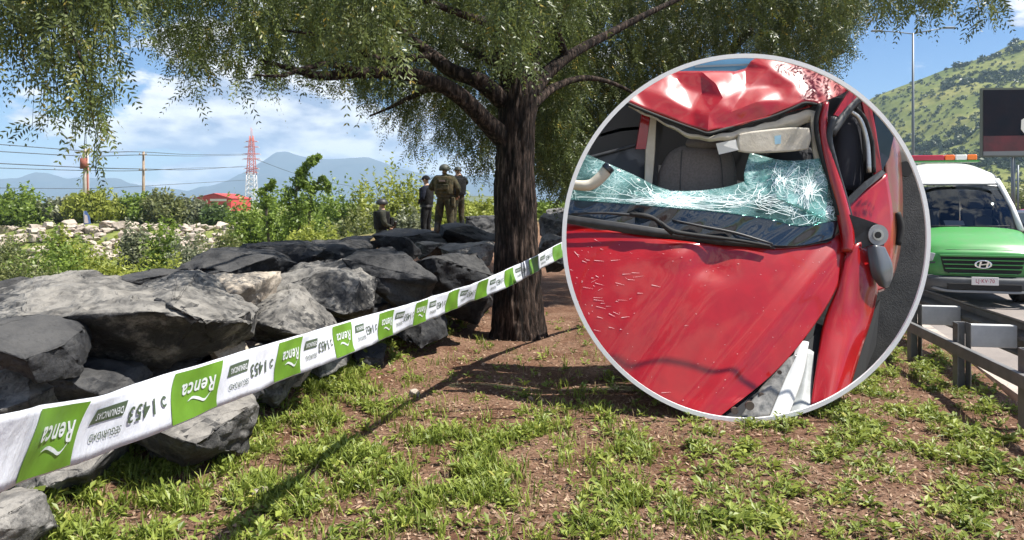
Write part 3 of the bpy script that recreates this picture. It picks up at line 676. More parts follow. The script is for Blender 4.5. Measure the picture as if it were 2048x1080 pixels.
# the second pepper tree, its trunk behind the round frame
T2 = Vector((3.3, 14.5, 0))
tree2 = thing('pepper_tree', 'second weeping pepper tree filling the sky behind the round frame', 'tree', T2)
m_ = MB(); limb(m_, [(3.3, 14.5, -0.1, 0.45), (3.3, 14.5, 0.4, 0.33), (3.25, 14.5, 1.5, 0.28), (3.4, 14.4, 2.6, 0.26), (3.3, 14.3, 3.6, 0.2), (3.0, 14.2, 4.8, 0.12)], 20, 5, 0.12); local(m_.build('trunk', bark, tree2))
for k, ps in enumerate(([(3.4, 14.4, 2.4, 0.18), (2.6, 14.0, 3.2, 0.13), (1.6, 13.6, 3.8, 0.09), (0.9, 13.2, 4.2, 0.05)], [(3.4, 14.4, 2.6, 0.18), (4.3, 14.2, 3.4, 0.13), (5.2, 14.0, 4.0, 0.09), (6.1, 13.6, 4.4, 0.05)], [(3.3, 14.4, 3.0, 0.16), (3.6, 13.4, 3.9, 0.11), (4.0, 12.4, 4.5, 0.06)])):
    m_ = MB(); limb(m_, ps, 10, 5, 0.14, k * 2.0); local(m_.build('limb', bark, tree2))
ZV, ZT = [], []
curtain(1650, [(1075, 395), (1150, 415), (1250, 330), (1380, 190), (1500, 150), (1600, 165), (1640, 150), (1668, 120), (1690, 95), (1715, 60), (1740, 10)], -60, 11.0, 15.5, Ls=(0.5, 1.3), llen=0.075, lwid=0.019)
curtain(330, [(1080, 380), (1200, 430), (1500, 430), (1640, 330), (1660, 140)], 150, 12.5, 17.0, Ls=(0.6, 1.4), pairs=6, llen=0.09, lwid=0.02)
curtain(34, [(1640, 150), (1680, 175), (1700, 125), (1735, 70)], 60, 9.5, 12.0, Ls=(0.4, 0.9))
curtain(60, [(1735, 5), (1760, 72), (1800, 62), (1830, 70), (1850, 30), (1890, 45), (1915, 15), (1935, -30)], -60, 6.0, 7.5, Ls=(0.3, 0.6), nf=5, flen=0.2)
curtain(11, [(1950, 40), (1962, 72), (1985, 50), (2003, 20)], 0, 6.0, 7.0, Ls=(0.25, 0.5), nf=4, flen=0.2)
tip = np.stack([rng.uniform(0.6, 6.5, 120), rng.uniform(10.5, 16, 120), rng.uniform(4.8, 6.2, 120)], 1)
V, T_ = strands(rng, tip, rng.uniform(0.5, 1.0, 120), 6, 0.26, pairs=6, llen=0.08, lwid=0.016); ZV.append(V); ZT.append(T_)
V = np.concatenate(ZV); T_ = np.concatenate(ZT)
lm_pep2 = leafmat('pepper_leaf_yellowing', (0.028, 0.045, 0.013), (0.145, 0.170, 0.048), (0.40, 0.28, 0.04), 0.36, 0.38)
cr = local(link('crown', np_mesh('crown', V, np.arange(len(V)).reshape(-1, 4), lm_pep2, T_), tree2)); cr['kind'] = 'stuff'
# ------------------------------------------------------------------ shrubs of the river bed and the far bank
LEAF = {'bright': leafmat('shrub_leaf_bright', (0.075, 0.125, 0.018), (0.26, 0.35, 0.06), transl=0.4),
        'olive': leafmat('shrub_leaf_olive', (0.08, 0.105, 0.035), (0.26, 0.27, 0.10), transl=0.35),
        'grey': leafmat('shrub_leaf_grey', (0.09, 0.11, 0.06), (0.29, 0.30, 0.18), transl=0.3),
        'yellow': leafmat('shrub_leaf_yellow', (0.12, 0.155, 0.02), (0.40, 0.43, 0.08), transl=0.42),
        'dark': leafmat('shrub_leaf_dark', (0.035, 0.065, 0.018), (0.13, 0.19, 0.05), transl=0.35)}
wood = mat('shrub_wood', (0.09, 0.07, 0.05), 0.9)
rngb = np.random.default_rng(31)
def shoots(rng, n, w, hz, size, lo=0.9, hi=1.22, per=34):
    """upright leafy shoots that break the outline of a shrub"""
    q, tt = [], []
    for k in range(n):
        bx, by = rng.normal() * 0.45 * w, rng.normal() * 0.3 * w; top = 2 * hz * rng.uniform(lo, hi) * (1 - 0.28 * (bx / w) ** 2); ln = rng.normal() * 0.12 * top
        u = rng.uniform(0.35, 1.0, per); rad = (0.10 + 0.9 * (1 - u)) * size * 2.6
        p = np.stack([bx + ln * u ** 2 + rng.normal(size=per) * rad, by + rng.normal(size=per) * rad, top * u], 1)
        d = rng.normal(size=(per, 3)); d[:, 2] = np.abs(d[:, 2]) * 0.6; d /= np.linalg.norm(d, axis=1)[:, None]; s = np.cross(d, rng.normal(size=(per, 3))); s /= np.linalg.norm(s, axis=1)[:, None]
        z = size * rng.uniform(0.6, 1.3, per)[:, None]
        q.append(np.stack([p - d * z, p + s * z * .42, p + d * z, p - s * z * .42], 1).reshape(-1, 3)); tt.append(np.repeat(0.35 + 0.65 * rng.random(per), 4))
    V = np.concatenate(q); return V, np.arange(len(V)).reshape(-1, 4), np.concatenate(tt)
def shrub(box, y, kind, label, n=2600, leaf=4.6, cat='bush', name='shrub', group='shrubs of the river bed', sub=5):
    x0, py0, x1 = box; a, b_ = W(x0, py0, y), W(x1, py0, y)
    cx, w = (a.x + b_.x) / 2, (b_.x - a.x) / 2; gz_ = float(terrain(cx, y)); top = a.z; hz = max(0.3, (top - gz_) / 2)
    root = thing(name, label, cat, (cx, y, gz_), 0, group)
    VV, FF, TT, nv = [], [], [], 0
    n = int(n * 1.5)
    for k in range(sub):                                       # several overlapping clumps, uneven in height
        fx = (k + 0.5) / sub * 2 - 1
        kx = fx * w * 0.62 + rngb.normal() * 0.06 * w
        kr = w * rngb.uniform(0.38, 0.62); kh = hz * rngb.uniform(0.72, 1.04) * (1 - 0.16 * abs(fx)) if k else hz
        v, f, t_ = leaf_cloud(rngb, n // sub, (kr, min(w, kr * 1.3), kh), leaf / FPX * y, 0.42, hollow=0.25, bumps=14)
        VV.append(v + np.array((kx, rngb.normal() * 0.25 * w, kh))); FF.append(f + nv); TT.append(np.clip(t_ + rngb.normal() * 0.1, 0, 1)); nv += len(v)
    v, f, t_ = shoots(rngb, int(12 + w * 5), w, hz, leaf / FPX * y); VV.append(v); FF.append(f + nv); TT.append(t_)
    fo = link('foliage', np_mesh('foliage', np.concatenate(VV), np.concatenate(FF), LEAF[kind], np.concatenate(TT)), root); fo['kind'] = 'stuff'
    st = MB()
    for k in range(5):
        e = Vector((rngb.normal() * w * 0.4, rngb.normal() * w * 0.3, hz * rngb.uniform(1.0, 1.7)))
        st.tube([(0.1 * e.x, 0.1 * e.y, -0.05), (0.5 * e.x, 0.5 * e.y, e.z * 0.5), tuple(e)], [0.03, 0.02, 0.008], 5)
    s_ = st.build('stem', wood, root); s_['kind'] = 'stuff'
    return root
S = shrub
# far bank
S((-60, 377, 92), 62, 'bright', 'bright green round bush at the left edge of the far bank', 4200)
S((78, 398, 190), 63, 'grey', 'grey green bush on the far bank right of the leftmost one', 3000)
S((138, 384, 245), 62, 'yellow', 'vivid yellow green bush below the transformer pole', 3600)
S((225, 392, 330), 63, 'bright', 'mid green bush below the plain wooden pole', 3000)
S((285, 386, 372), 62, 'olive', 'olive bush right of the plain wooden pole', 3000)
S((345, 398, 420), 64, 'grey', 'greyish bush in front of the red shed, left', 2200)
S((395, 412, 486), 61, 'dark', 'low dark green bush in front of the red shed', 2400)
S((-120, 405, 30), 70, 'olive', 'olive bush behind the leftmost one at the picture edge', 1500)
# in the river bed
S((455, 402, 545), 36, 'bright', 'leafy green bush left of the vine column', 3600)
S((505, 388, 590), 38, 'bright', 'leafy bush under the red and white pylon', 3400)
S((560, 398, 680), 34, 'bright', 'broad leafy bush at the foot of the vine column', 4200)
S((628, 372, 735), 37, 'bright', 'tall fresh green bush left of the lower left officer', 4200)
S((690, 356, 800), 36, 'yellow', 'tall yellow green bush behind the lower left officer', 4400)
S((745, 344, 862), 39, 'yellow', 'tallest yellow green bush behind the black clad officer', 4600)
S((650, 430, 790), 30, 'olive', 'low olive bush in front of the tall ones', 3000)
S((780, 420, 880), 31, 'grey', 'grey dry looking bush beside the officers', 2400)
S((905, 402, 1010), 34, 'yellow', 'yellow green bush between the officers and the trunk', 3400)
S((460, 420, 640), 42, 'yellow', 'yellow green brush mass behind the vine columns', 4200)
S((600, 392, 800), 45, 'bright', 'green brush mass behind the tall bushes', 4200)
S((840, 392, 1000), 42, 'yellow', 'bright brush mass behind the standing officers', 4200)
S((560, 455, 720), 24, 'yellow', 'low bright weeds just behind the crest boulders', 3600)
S((880, 398, 960), 44, 'bright', 'green bush behind the two standing officers', 2000)
S((1065, 402, 1160), 33, 'bright', 'green bush seen right of the trunk', 2400)
S((90, 462, 170), 38, 'yellow', 'feathery yellow green bush before the left part of the far bank', 2400)
S((-40, 470, 60), 36, 'olive', 'olive bush before the far bank at the left edge', 2200)
S((-60, 492, 110), 21, 'olive', 'sprawling olive bush low at the left edge of the river bed', 4200)
S((40, 478, 190), 24, 'bright', 'bright low bush behind the huge slab', 4200)
S((150, 496, 300), 21, 'yellow', 'yellow green low bush behind the huge slab', 4200)
S((228, 452, 305), 33, 'grey', 'pale feathery bush standing before the far bank stones', 2200)
S((288, 446, 372), 32, 'bright', 'upright green bush standing before the far bank stones', 2600)
S((330, 478, 440), 27, 'grey', 'grey green bush behind the dark crest boulders', 2800)
S((400, 470, 500), 30, 'olive', 'olive bush right of the far bank stones', 2600)
S((270, 520, 400), 18, 'yellow', 'low yellow green plant just behind the boulders', 2600)
S((1700, 372, 2100), 120, 'olive', 'long olive thicket at the foot of the hill', 3000, group='thicket at the hill foot')
S((2000, 378, 2220), 90, 'olive', 'olive hedge at the right edge beyond the parked cars', 2600, group='thicket at the hill foot')
def vine(pts, y, label, n=3000, kind='bright'):
    """climber heaped over a leaning snag: clumps strung along a crooked line"""
    P = [W(p[0], p[1], y) for p in pts]; g = float(terrain(P[0].x, y)); root = thing('vine_column', label, 'vine', (P[0].x, y, g), 0)
    VV, FF, TT, nv = [], [], [], 0
    for i in range(len(pts) - 1):
        for k in range(4):
            u = k / 4; p = P[i].lerp(P[i + 1], u); r = (pts[i][2] * (1 - u) + pts[i + 1][2] * u) / FPX * y
            r *= rngb.uniform(0.55, 1.35); v, f, t_ = leaf_cloud(rngb, n // (4 * (len(pts) - 1)), (r * rngb.uniform(.8, 1.4), r, r * rngb.uniform(.8, 1.6)), 4.2 / FPX * y, 0.7, hollow=0.1, bumps=8)
            VV.append(v + np.array(p - root.location) + rngb.normal(size=3) * r * 0.4); FF.append(f + nv); TT.append(t_); nv += len(v)
    fo = link('foliage', np_mesh('foliage', np.concatenate(VV), np.concatenate(FF), LEAF[kind], np.concatenate(TT)), root); fo['kind'] = 'stuff'
    st = MB(); st.tube([(0, 0, 0)] + [tuple(p - root.location) for p in P[1:]], [0.09] + [0.05] * (len(P) - 2) + [0.02], 6); st.build('stem', wood, root)
vine([(600, 500, 34), (598, 440, 30), (592, 400, 24), (594, 370, 17), (604, 345, 13), (620, 325, 9), (638, 309, 5)], 31, 'tall leaning column of green climber pointing at the mountain', 4200)
vine([(545, 470, 22), (532, 410, 14), (530, 385, 8), (540, 366, 6), (552, 362, 4)], 33, 'short hooked climber left of the tall vine column', 1500)
vine([(606, 430, 26), (622, 392, 15), (636, 366, 9), (648, 356, 6), (655, 368, 4), (658, 388, 3)], 31.5, 'thin arching climber tip right of the tall vine column', 1500)

# ------------------------------------------------------------------ weeds, grass and litter on the verge
PATCH = [(150, 1000, 190, 70, 1), (60, 960, 80, 50, .8), (380, 960, 220, 90, 1.1), (650, 785, 120, 48, 1.5), (560, 860, 150, 60, 1.2), (760, 800, 60, 26, .4), (950, 880, 120, 50, .8), (930, 965, 90, 50, .9),
         (1110, 880, 60, 40, .8), (1190, 835, 70, 26, .6), (700, 930, 140, 60, .75), (330, 1060, 160, 40, .9), (560, 1010, 120, 50, .5), (1255, 905, 50, 30, .5), (1260, 1015, 80, 40, .6), (1400, 885, 55, 30, .7),
         (1520, 880, 90, 40, 1.2), (1690, 800, 110, 45, 1.3), (1790, 760, 130, 50, 1.3), (1780, 850, 150, 50, 1.2), (1950, 860, 120, 50, 1.2), (1700, 970, 90, 35, .7), (1900, 950, 150, 45, 1), (1480, 1045, 110, 40, 1),
         (1960, 1035, 110, 45, .9), (1130, 1055, 90, 30, .5), (850, 1035, 90, 40, .5), (1640, 900, 60, 30, .6), (1250, 760, 40, 14, .4), (1030, 790, 40, 12, .5), (1570, 990, 60, 30, .5), (1380, 990, 60, 24, .35), (1860, 700, 60, 40, 1), (1330, 1060, 80, 20, .6)]
def patch(px, py):
    return sum(p[4] * np.exp(-((px - p[0]) / p[2]) ** 2 - ((py - p[1]) / p[3]) ** 2) for p in PATCH)
FRAME_Y = 5.38
def verge_points(rng, n, yr=(3.2, 11.0), bare=0.06):
    o = []
    while len(o) < n:
        m = 4000; y = yr[0] * (yr[1] / yr[0]) ** rng.random(m); x = rng.uniform(-0.75, 0.75, m) * y
        px, py = CXP + x / y * FPX, HZ + EYE / y * FPX
        pn = np.array([noise.fractal(Vector((a * 3.1, b * 3.1, 5.0)), 0.9, 2.0, 4, noise_basis='PERLIN_ORIGINAL') for a, b in zip(x, y)])
        ok = rng.random(m) < np.clip(bare + 0.7 * patch(px, py) * sstep(-0.12, 0.36, pn), 0, 1)
        ok &= (row_sd(x, y) < -0.75) & (road_d(x, y) < -0.08) & ~((np.hypot(px - 1493, py - 476) < 372) & (y > FRAME_Y - 0.03) & (y < 7.2)) & (np.hypot(x - 0.07, y - 8.9) > 0.5)
        o += list(zip(x[ok], y[ok]))
    o = np.array(o[:n]); return o[:, 0], o[:, 1], terrain(o[:, 0], o[:, 1])
rngw = np.random.default_rng(8)
def blades(x, y, z, rng, per, hgt, wid, spread):
    n = len(x) * per; X = np.repeat(x, per) + rng.normal(scale=spread, size=n); Y = np.repeat(y, per) + rng.normal(scale=spread, size=n); Z = np.repeat(z, per) - 0.01
    az = rng.uniform(0, 2 * np.pi, n); h = hgt * rng.uniform(0.5, 1.3, n); ln = rng.uniform(0.15, 0.9, n) * h
    d = np.stack([np.cos(az), np.sin(az), 0 * az], 1); s = np.stack([-np.sin(az), np.cos(az), 0 * az], 1) * (wid * rng.uniform(0.6, 1.3, n))[:, None]
    p0 = np.stack([X, Y, Z], 1); p1 = p0 + d * (ln * 0.35)[:, None] + np.array((0, 0, 1.0)) * (h * 0.6)[:, None]; p2 = p0 + d * ln[:, None] + np.array((0, 0, 1.0)) * (h * 0.92)[:, None]
    q1 = np.stack([p0 - s * .5, p0 + s * .5, p1 + s * .5, p1 - s * .5], 1); q2 = np.stack([p1 - s * .5, p1 + s * .5, p2 + s * .06, p2 - s * .06], 1)
    tt = np.repeat(np.repeat(rng.random(len(x)), per) * 0.6 + rng.random(n) * 0.4, 4)
    return np.concatenate([q1.reshape(-1, 3), q2.reshape(-1, 3)]), np.concatenate([tt, tt])
def rosettes(x, y, z, rng, per, size, up=0.5):
    n = len(x) * per; sc_ = np.repeat(rng.uniform(0.5, 1.4, len(x)), per) * size
    az = rng.uniform(0, 2 * np.pi, n); el = rng.uniform(0.05, 1.1, n) * up
    d = np.stack([np.cos(az) * np.cos(el), np.sin(az) * np.cos(el), np.sin(el)], 1); s = np.stack([-np.sin(az), np.cos(az), 0 * az], 1)
    s = s + rng.normal(scale=0.35, size=(n, 3)); s /= np.linalg.norm(s, axis=1)[:, None]
    hgt = rng.random(n) * sc_ * 1.1
    p0 = np.stack([np.repeat(x, per), np.repeat(y, per), np.repeat(z, per)], 1) + np.stack([np.cos(az) * sc_ * .3, np.sin(az) * sc_ * .3, hgt], 1) * rng.random((n, 1))
    ll = (sc_ * rng.uniform(0.5, 1.1, n))[:, None]; w = ll * rng.uniform(0.16, 0.26, (n, 1))
    tip = p0 + d * ll - np.array((0, 0, 1)) * ll * 0.18; mid = p0 + d * ll * 0.5
    q = np.stack([p0, mid + s * w, tip, mid - s * w], 1)
    tt = np.repeat(np.repeat(rng.random(len(x)), per) * 0.55 + rng.random(n) * 0.45, 4)
    return q.reshape(-1, 3), tt
def quads(name, V, T_, m, label):
    return tag(link(name, np_mesh(name, V, np.arange(len(V)).reshape(-1, 4), m, T_)), label, None, None, 'stuff')
lm_grass = leafmat('grass_blade', (0.075, 0.12, 0.015), (0.30, 0.36, 0.06), (0.50, 0.42, 0.18), 0.35, 0.5)
lm_weed = leafmat('weed_leaf', (0.08, 0.13, 0.018), (0.32, 0.37, 0.07), (0.42, 0.38, 0.10), 0.32, 0.45)
x, y, z = verge_points(rngw, 1500, (3.2, 8.5), 0.02); lft = x < 0.9
a1 = blades(x[lft], y[lft], z[lft], rngw, 11, 0.10, 0.008, 0.035)
x, y, z = verge_points(rngw, 1000, (3.2, 10.5), 0.04)
a2 = blades(x, y, z, rngw, 7, 0.05, 0.005, 0.03)
quads('grass', np.concatenate([a1[0], a2[0]]), np.concatenate([a1[1], a2[1]]), lm_grass, 'green grass tufts over the brown earth')
x, y, z = verge_points(rngw, 1500, (3.2, 9.5), 0.12); dry = blades(x, y, z, rngw, 5, 0.06, 0.0045, 0.05)
lm_straw = leafmat('dry_blade', (0.20, 0.14, 0.06), (0.55, 0.44, 0.24), transl=0.3, rough=0.7)
quads('dry_grass', dry[0], dry[1], lm_straw, 'straw coloured dry blades among the weeds')
x, y, z = verge_points(rngw, 3700, (3.2, 10.5), 0.025); sz = 1.0
r1 = rosettes(x, y, z, rngw, 13, 0.054, 0.9)
x, y, z = verge_points(rngw, 1600, (3.2, 10.0), 0.10)
r2 = rosettes(x, y, z, rngw, 9, 0.028, 0.6)
xs_, ys_ = rngw.uniform(-3.6, 0.2, 9000), rngw.uniform(3.6, 10.5, 9000); sd_ = row_sd(xs_, ys_); ok = (sd_ > -1.25) & (sd_ < -0.55); xs_, ys_ = xs_[ok][:420], ys_[ok][:420]
r3 = rosettes(xs_, ys_, terrain(xs_, ys_), rngw, 16, 0.085, 1.2)                      # taller weeds between the stones
quads('low_weeds', np.concatenate([r1[0], r2[0], r3[0]]), np.concatenate([r1[1], r2[1], r3[1]]), lm_weed, 'small leafy weeds spread over the verge')
# dry litter: curled leaves, bark chips, twigs
n = 34000
yy = 3.2 * (10.5 / 3.2) ** rngw.random(n); xx = rngw.uniform(-0.72, 0.72, n) * yy
ok = (row_sd(xx, yy) < -0.7) & (road_d(xx, yy) < -0.1) & ~((np.hypot(CXP + xx / yy * FPX - 1493, HZ + EYE / yy * FPX - 476) < 370) & (yy > FRAME_Y) & (yy < 7.2)); xx, yy = xx[ok], yy[ok]; n = len(xx)
p = np.stack([xx, yy, terrain(xx, yy) + 0.035 * np.array([fbm(a, b_, 1.3, 3.0, 5) for a, b_ in zip(xx, yy)]) + 0.006], 1)
az = rngw.uniform(0, 6.28, n); u = np.stack([np.cos(az), np.sin(az), rngw.normal(scale=0.3, size=n)], 1); w = np.stack([-np.sin(az), np.cos(az), rngw.normal(scale=0.4, size=n)], 1)
ls = rngw.uniform(0.007, 0.026, n)[:, None]; ws = ls * rngw.uniform(0.15, 0.5, (n, 1))
V = np.stack([p - u * ls, p + w * ws, p + u * ls, p - w * ws], 1).reshape(-1, 3)
lm_dry = leafmat('dry_litter', (0.07, 0.038, 0.022), (0.46, 0.32, 0.22), transl=0.1, rough=0.85)
quads('leaf_litter', V, np.repeat(rngw.random(n), 4), lm_dry, 'dry brown litter strewn on the earth')
# ------------------------------------------------------------------ barrier tape
TW = 0.15
TP = [(-520, 1010, 1.02), (-250, 960, 1.16), (0, 906, 1.32), (85, 882, 1.50), (170, 860, 1.68), (270, 826, 1.88), (370, 790, 2.09), (470, 754, 2.36), (560, 722, 2.68), (630, 698, 3.04), (690, 677, 3.40), (770, 649, 3.98), (843, 623, 4.62), (890, 606, 5.06), (950, 583, 5.66), (1000, 563, 6.16), (1060, 534, 6.86), (1125, 499, 7.62), (1190, 470, 8.3), (1300, 440, 9.4)]
tpath = [np.array(W(*p)) for p in TP]; tpath = [np.array(q[:3]) for q in smooth_path([tuple(q) + (0,) for q in tpath], 8)]
ts = np.concatenate([[0], np.cumsum([np.linalg.norm(b_ - a) for a, b_ in zip(tpath[:-1], tpath[1:])])]); tpath = np.array(tpath)
def tape_frame(s):
    i = int(np.clip(np.searchsorted(ts, s) - 1, 0, len(ts) - 2)); u = (s - ts[i]) / (ts[i + 1] - ts[i])
    p = tpath[i] * (1 - u) + tpath[i + 1] * u
    e = tpath[min(i + 2, len(ts) - 1)] - tpath[max(i - 1, 0)]; e = e / np.linalg.norm(e)
    tw = 0.16 * math.sin(s * 1.7 + 0.6) + 0.10 * math.sin(s * 4.3) + 0.04 * math.sin(s * 11.0)
    up = np.array((0, 0, 1.0)); up = up - e * up.dot(e); up /= np.linalg.norm(up)
    nrm = np.cross(e, up); nrm = nrm if nrm.dot(-p + np.array((0, 0, EYE))) > 0 else -nrm
    up2 = up * math.cos(tw) + nrm * math.sin(tw); n2 = nrm * math.cos(tw) - up * math.sin(tw)
    return p, up2, n2
def tape_pt(s, v, off=0.0):
    """v in -0.5..0.5 across the band"""
    p, up, n_ = tape_frame(s)
    wav = 0.003 * math.sin(s * 15 + v * 5) + 0.0015 * math.sin(s * 31 - v * 6)
    return Vector(p + up * v * TW + n_ * (off + wav))
tm_white = mat('tape_film_white', (0.80, 0.82, 0.86), 0.35, col2=(0.70, 0.73, 0.79), nscale=9, spec=0.5)
t = tm_white.node_tree; b = t.nodes['Principled BSDF']; tl = N(t, 'ShaderNodeBsdfTranslucent'); tl.inputs['Color'].default_value = (0.75, 0.77, 0.85, 1)
x = N(t, 'ShaderNodeMixShader'); x.inputs[0].default_value = 0.3; L(t, b.outputs[0], x.inputs[1]); L(t, tl.outputs[0], x.inputs[2]); L(t, x.outputs[0], t.nodes['Material Output'].inputs['Surface'])
c = N(t, 'ShaderNodeTexCoord'); mp = N(t, 'ShaderNodeMapping'); mp.inputs['Scale'].default_value = (5, 5, 1.2); L(t, c.outputs['Object'], mp.inputs['Vector'])
bp = N(t, 'ShaderNodeBump'); bp.inputs['Strength'].default_value = 0.5; bp.inputs['Distance'].default_value = 0.02; L(t, tn(5, 6, 0.6, t, mp.outputs[0]), bp.inputs['Height']); L(t, bp.outputs[0], b.inputs['Normal'])
tm_green = mat('tape_print_green', (0.115, 0.255, 0.022), 0.38, col2=(0.09, 0.20, 0.018), nscale=12)
tm_ink = mat('tape_print_dark', (0.055, 0.085, 0.05), 0.45)
def tape_sheet(s0, s1, v0, v1, off, ns, nv, curve=0.0):
    mb = MB(); vs = []
    for i in range(ns + 1):
        for j in range(nv + 1):
            v = v0 + (v1 - v0) * j / nv; bow = curve * math.sin(math.pi * j / nv)
            vs.append(tape_pt(s0 + (s1 - s0) * i / ns + bow * (1 if i < ns / 2 else 0.9) + 0.016 * (j / nv - 0.5), v, off))
    fs = [(i * (nv + 1) + j, (i + 1) * (nv + 1) + j, (i + 1) * (nv + 1) + j + 1, i * (nv + 1) + j + 1) for i in range(ns) for j in range(nv)]
    return mb.add(vs, fs, True)
tape = thing('barrier_tape', 'white and green printed police tape stretched across the boulders to the trunk', 'tape', tuple(tpath[0]))
tb_ = tape_sheet(0.0, ts[-1] - 0.02, -0.5, 0.5, 0.0, 320, 8)
o = local(tb_.build('band', tm_white, tape)); sm = o.modifiers.new('thick', 'SOLIDIFY'); sm.thickness = 0.0006; sm.offset = -1
def text_geo(body, size, shear=0.0, bold=0.0):
    cu = bpy.data.curves.new('lettering', 'FONT'); cu.body = body; cu.size = size; cu.shear = shear; cu.offset = bold; cu.align_x = 'CENTER'; cu.align_y = 'CENTER'; cu.resolution_u = 3; cu.space_character = 1.12
    ob = link('lettering', cu); dg = bpy.context.evaluated_depsgraph_get(); me = ob.evaluated_get(dg).to_mesh()
    vs = [v.co.copy() for v in me.vertices]; fs = [tuple(p.vertices) for p in me.polygons]
    ob.evaluated_get(dg).to_mesh_clear(); bpy.data.objects.remove(ob); bpy.data.curves.remove(cu)
    return vs, fs
TXT = {'renca': text_geo('Renca', 0.062, 0.18, 0.0012), 'num': text_geo('1453', 0.058, 0.0, 0.0010), 'seg': text_geo('SEGURIDAD', 0.026, 0.0, 0.0002), 'den': text_geo('DENUNCIAS', 0.024, 0.0, 0.0003)}
def tape_text(key, s, v, m, off, parent, name='lettering', sx=1.0):
    """the band hangs upside down, so the print is turned half round"""
    vs, fs = TXT[key]; mb = MB(); mb.add([tape_pt(s - q.x * sx, v - q.y / TW, off) for q in vs], fs)
    ob = link(name, mb.mesh(name, m), parent); return ob
s_at = lambda px: float(np.interp(px, [p[0] for p in TP], ts[::8][:len(TP)]))
S0, PER = s_at(105), 0.62
for k in range(-2, 17):
    s = S0 + k * PER
    if s < 0.1 or s > ts[-1] - 0.3: continue
    near = k < 6
    pn = local(tape_sheet(s - 0.118, s + 0.118, -0.47, 0.45, 0.0028, 24, 8, -0.016).build('green_panel', tm_green, tape))
    if near:
        q = tape_text('renca', s + 0.0, 0.08, tm_white, 0.0055, tape); local(q)
        sw = MB(); pts = [(-0.06, 0.004), (-0.03, 0.022), (0.0, 0.012), (0.03, 0.004), (0.055, 0.010)]         # the little swoosh under the name
        pl = smooth_path([(a, b_, 0, 0) for a, b_ in pts], 6); vs = []
        for i, q_ in enumerate(pl):
            wv = 0.0045 * math.sin(math.pi * (i + 0.6) / (len(pl) + 0.4)); vs += [tape_pt(s - q_[0], (-0.030 - q_[1] + 0.02 + wv) / TW, 0.0055), tape_pt(s - q_[0], (-0.030 - q_[1] + 0.02 - wv) / TW, 0.0055)]
        sw.add(vs, [(2 * i, 2 * i + 2, 2 * i + 3, 2 * i + 1) for i in range(len(pl) - 1)]); local(sw.build('swoosh', tm_white, tape))
    sm_ = s + 0.31
    if sm_ + 0.2 < ts[-1]:
        local(tape_text('num', sm_ + 0.055, 0.02, tm_ink, 0.0045, tape))
        local(tape_text('seg', sm_ - 0.085, -0.16, tm_ink, 0.0045, tape, sx=0.78))
        local(tape_sheet(sm_ - 0.15, sm_ - 0.02, 0.05, 0.28, 0.003, 10, 3).build('print_box', tm_ink, tape))
        local(tape_text('den', sm_ - 0.085, 0.165, tm_white, 0.0055, tape, sx=0.74))
        ic = MB(); ic.add([tape_pt(sm_ + 0.145 + 0.012 * math.cos(a), 0.03 + 0.10 * math.sin(a), 0.0045) for a in np.linspace(0.6, 5.6, 14)] + [tape_pt(sm_ + 0.145 + 0.007 * math.cos(a), 0.03 + 0.055 * math.sin(a), 0.0045) for a in np.linspace(0.6, 5.6, 14)], [(i, i + 1, i + 15, i + 14) for i in range(13)]); local(ic.build('phone_mark', tm_ink, tape))
# the stake it is tied to, behind the round frame
e = tpath[-1]; stk = thing('wooden_stake', 'plain wooden stake holding the far end of the tape', 'stake', (e[0], e[1], 0))
MB().tube([(0, 0, -0.1), (0, 0, e[2] + 0.15)], [0.03, 0.025], 8).build('shaft', wood, stk)
# ------------------------------------------------------------------ the round framed display with the wrecked red car
DCX, DCY, DR = 1493.0, 476.0, 369.0
def clip_round(me, R=364.5):
    """trim what lies beyond the round opening"""
    bm = bmesh.new(); bm.from_mesh(me); cam_o = Vector((0, 0, EYE))
    for k in range(56):
        a = 2 * math.pi * k / 56; ca, sa = math.cos(a), math.sin(a)
        n_ = Vector((FPX * ca, (CXP - DCX) * ca + (HZ - DCY) * sa - R, -FPX * sa)); n_.normalize()
        if any((v.co - cam_o).dot(n_) > 0 for v in bm.verts):
            bmesh.ops.bisect_plane(bm, geom=bm.verts[:] + bm.edges[:] + bm.faces[:], plane_co=cam_o, plane_no=n_, clear_outer=True)
    bm.to_mesh(me); bm.free()
def catmull(P, n):
    P = np.asarray(P, float); P = np.concatenate([[2 * P[0] - P[1]], P, [2 * P[-1] - P[-2]]]); o = []
    for i in range(1, len(P) - 2):
        for k in range(n):
            u = k / n
            o.append(0.5 * (2 * P[i] + (P[i + 1] - P[i - 1]) * u + (2 * P[i - 1] - 5 * P[i] + 4 * P[i + 1] - P[i + 2]) * u ** 2 + (3 * P[i] - P[i - 1] - 3 * P[i + 1] + P[i + 2]) * u ** 3))
    o.append(P[-2]); return np.array(o)
def fine_grid(rows, n):
    rows = np.asarray(rows, float); a = np.array([catmull(r, n) for r in rows])
    return np.array([catmull(a[:, j], n) for j in range(a.shape[1])]).transpose(1, 0, 2)
def sheet(name, rows, m, parent, n=6, thick=0.012, fn=None, smooth=True, clip=True):
    """pressed panel through control points (px, py, depth), given real thickness"""
    G = fine_grid(rows, n)
    if fn is not None: G = fn(G)
    P = Wn(G[..., 0], G[..., 1], G[..., 2]); a, b_ = P.shape[:2]; ii = np.arange(a * b_).reshape(a, b_)
    F = np.stack([ii[:-1, :-1], ii[:-1, 1:], ii[1:, 1:], ii[1:, :-1]], -1).reshape(-1, 4)
    me = np_mesh(name, P.reshape(-1, 3), F, m, None, smooth)
    return finish(me, name, parent, thick, clip)
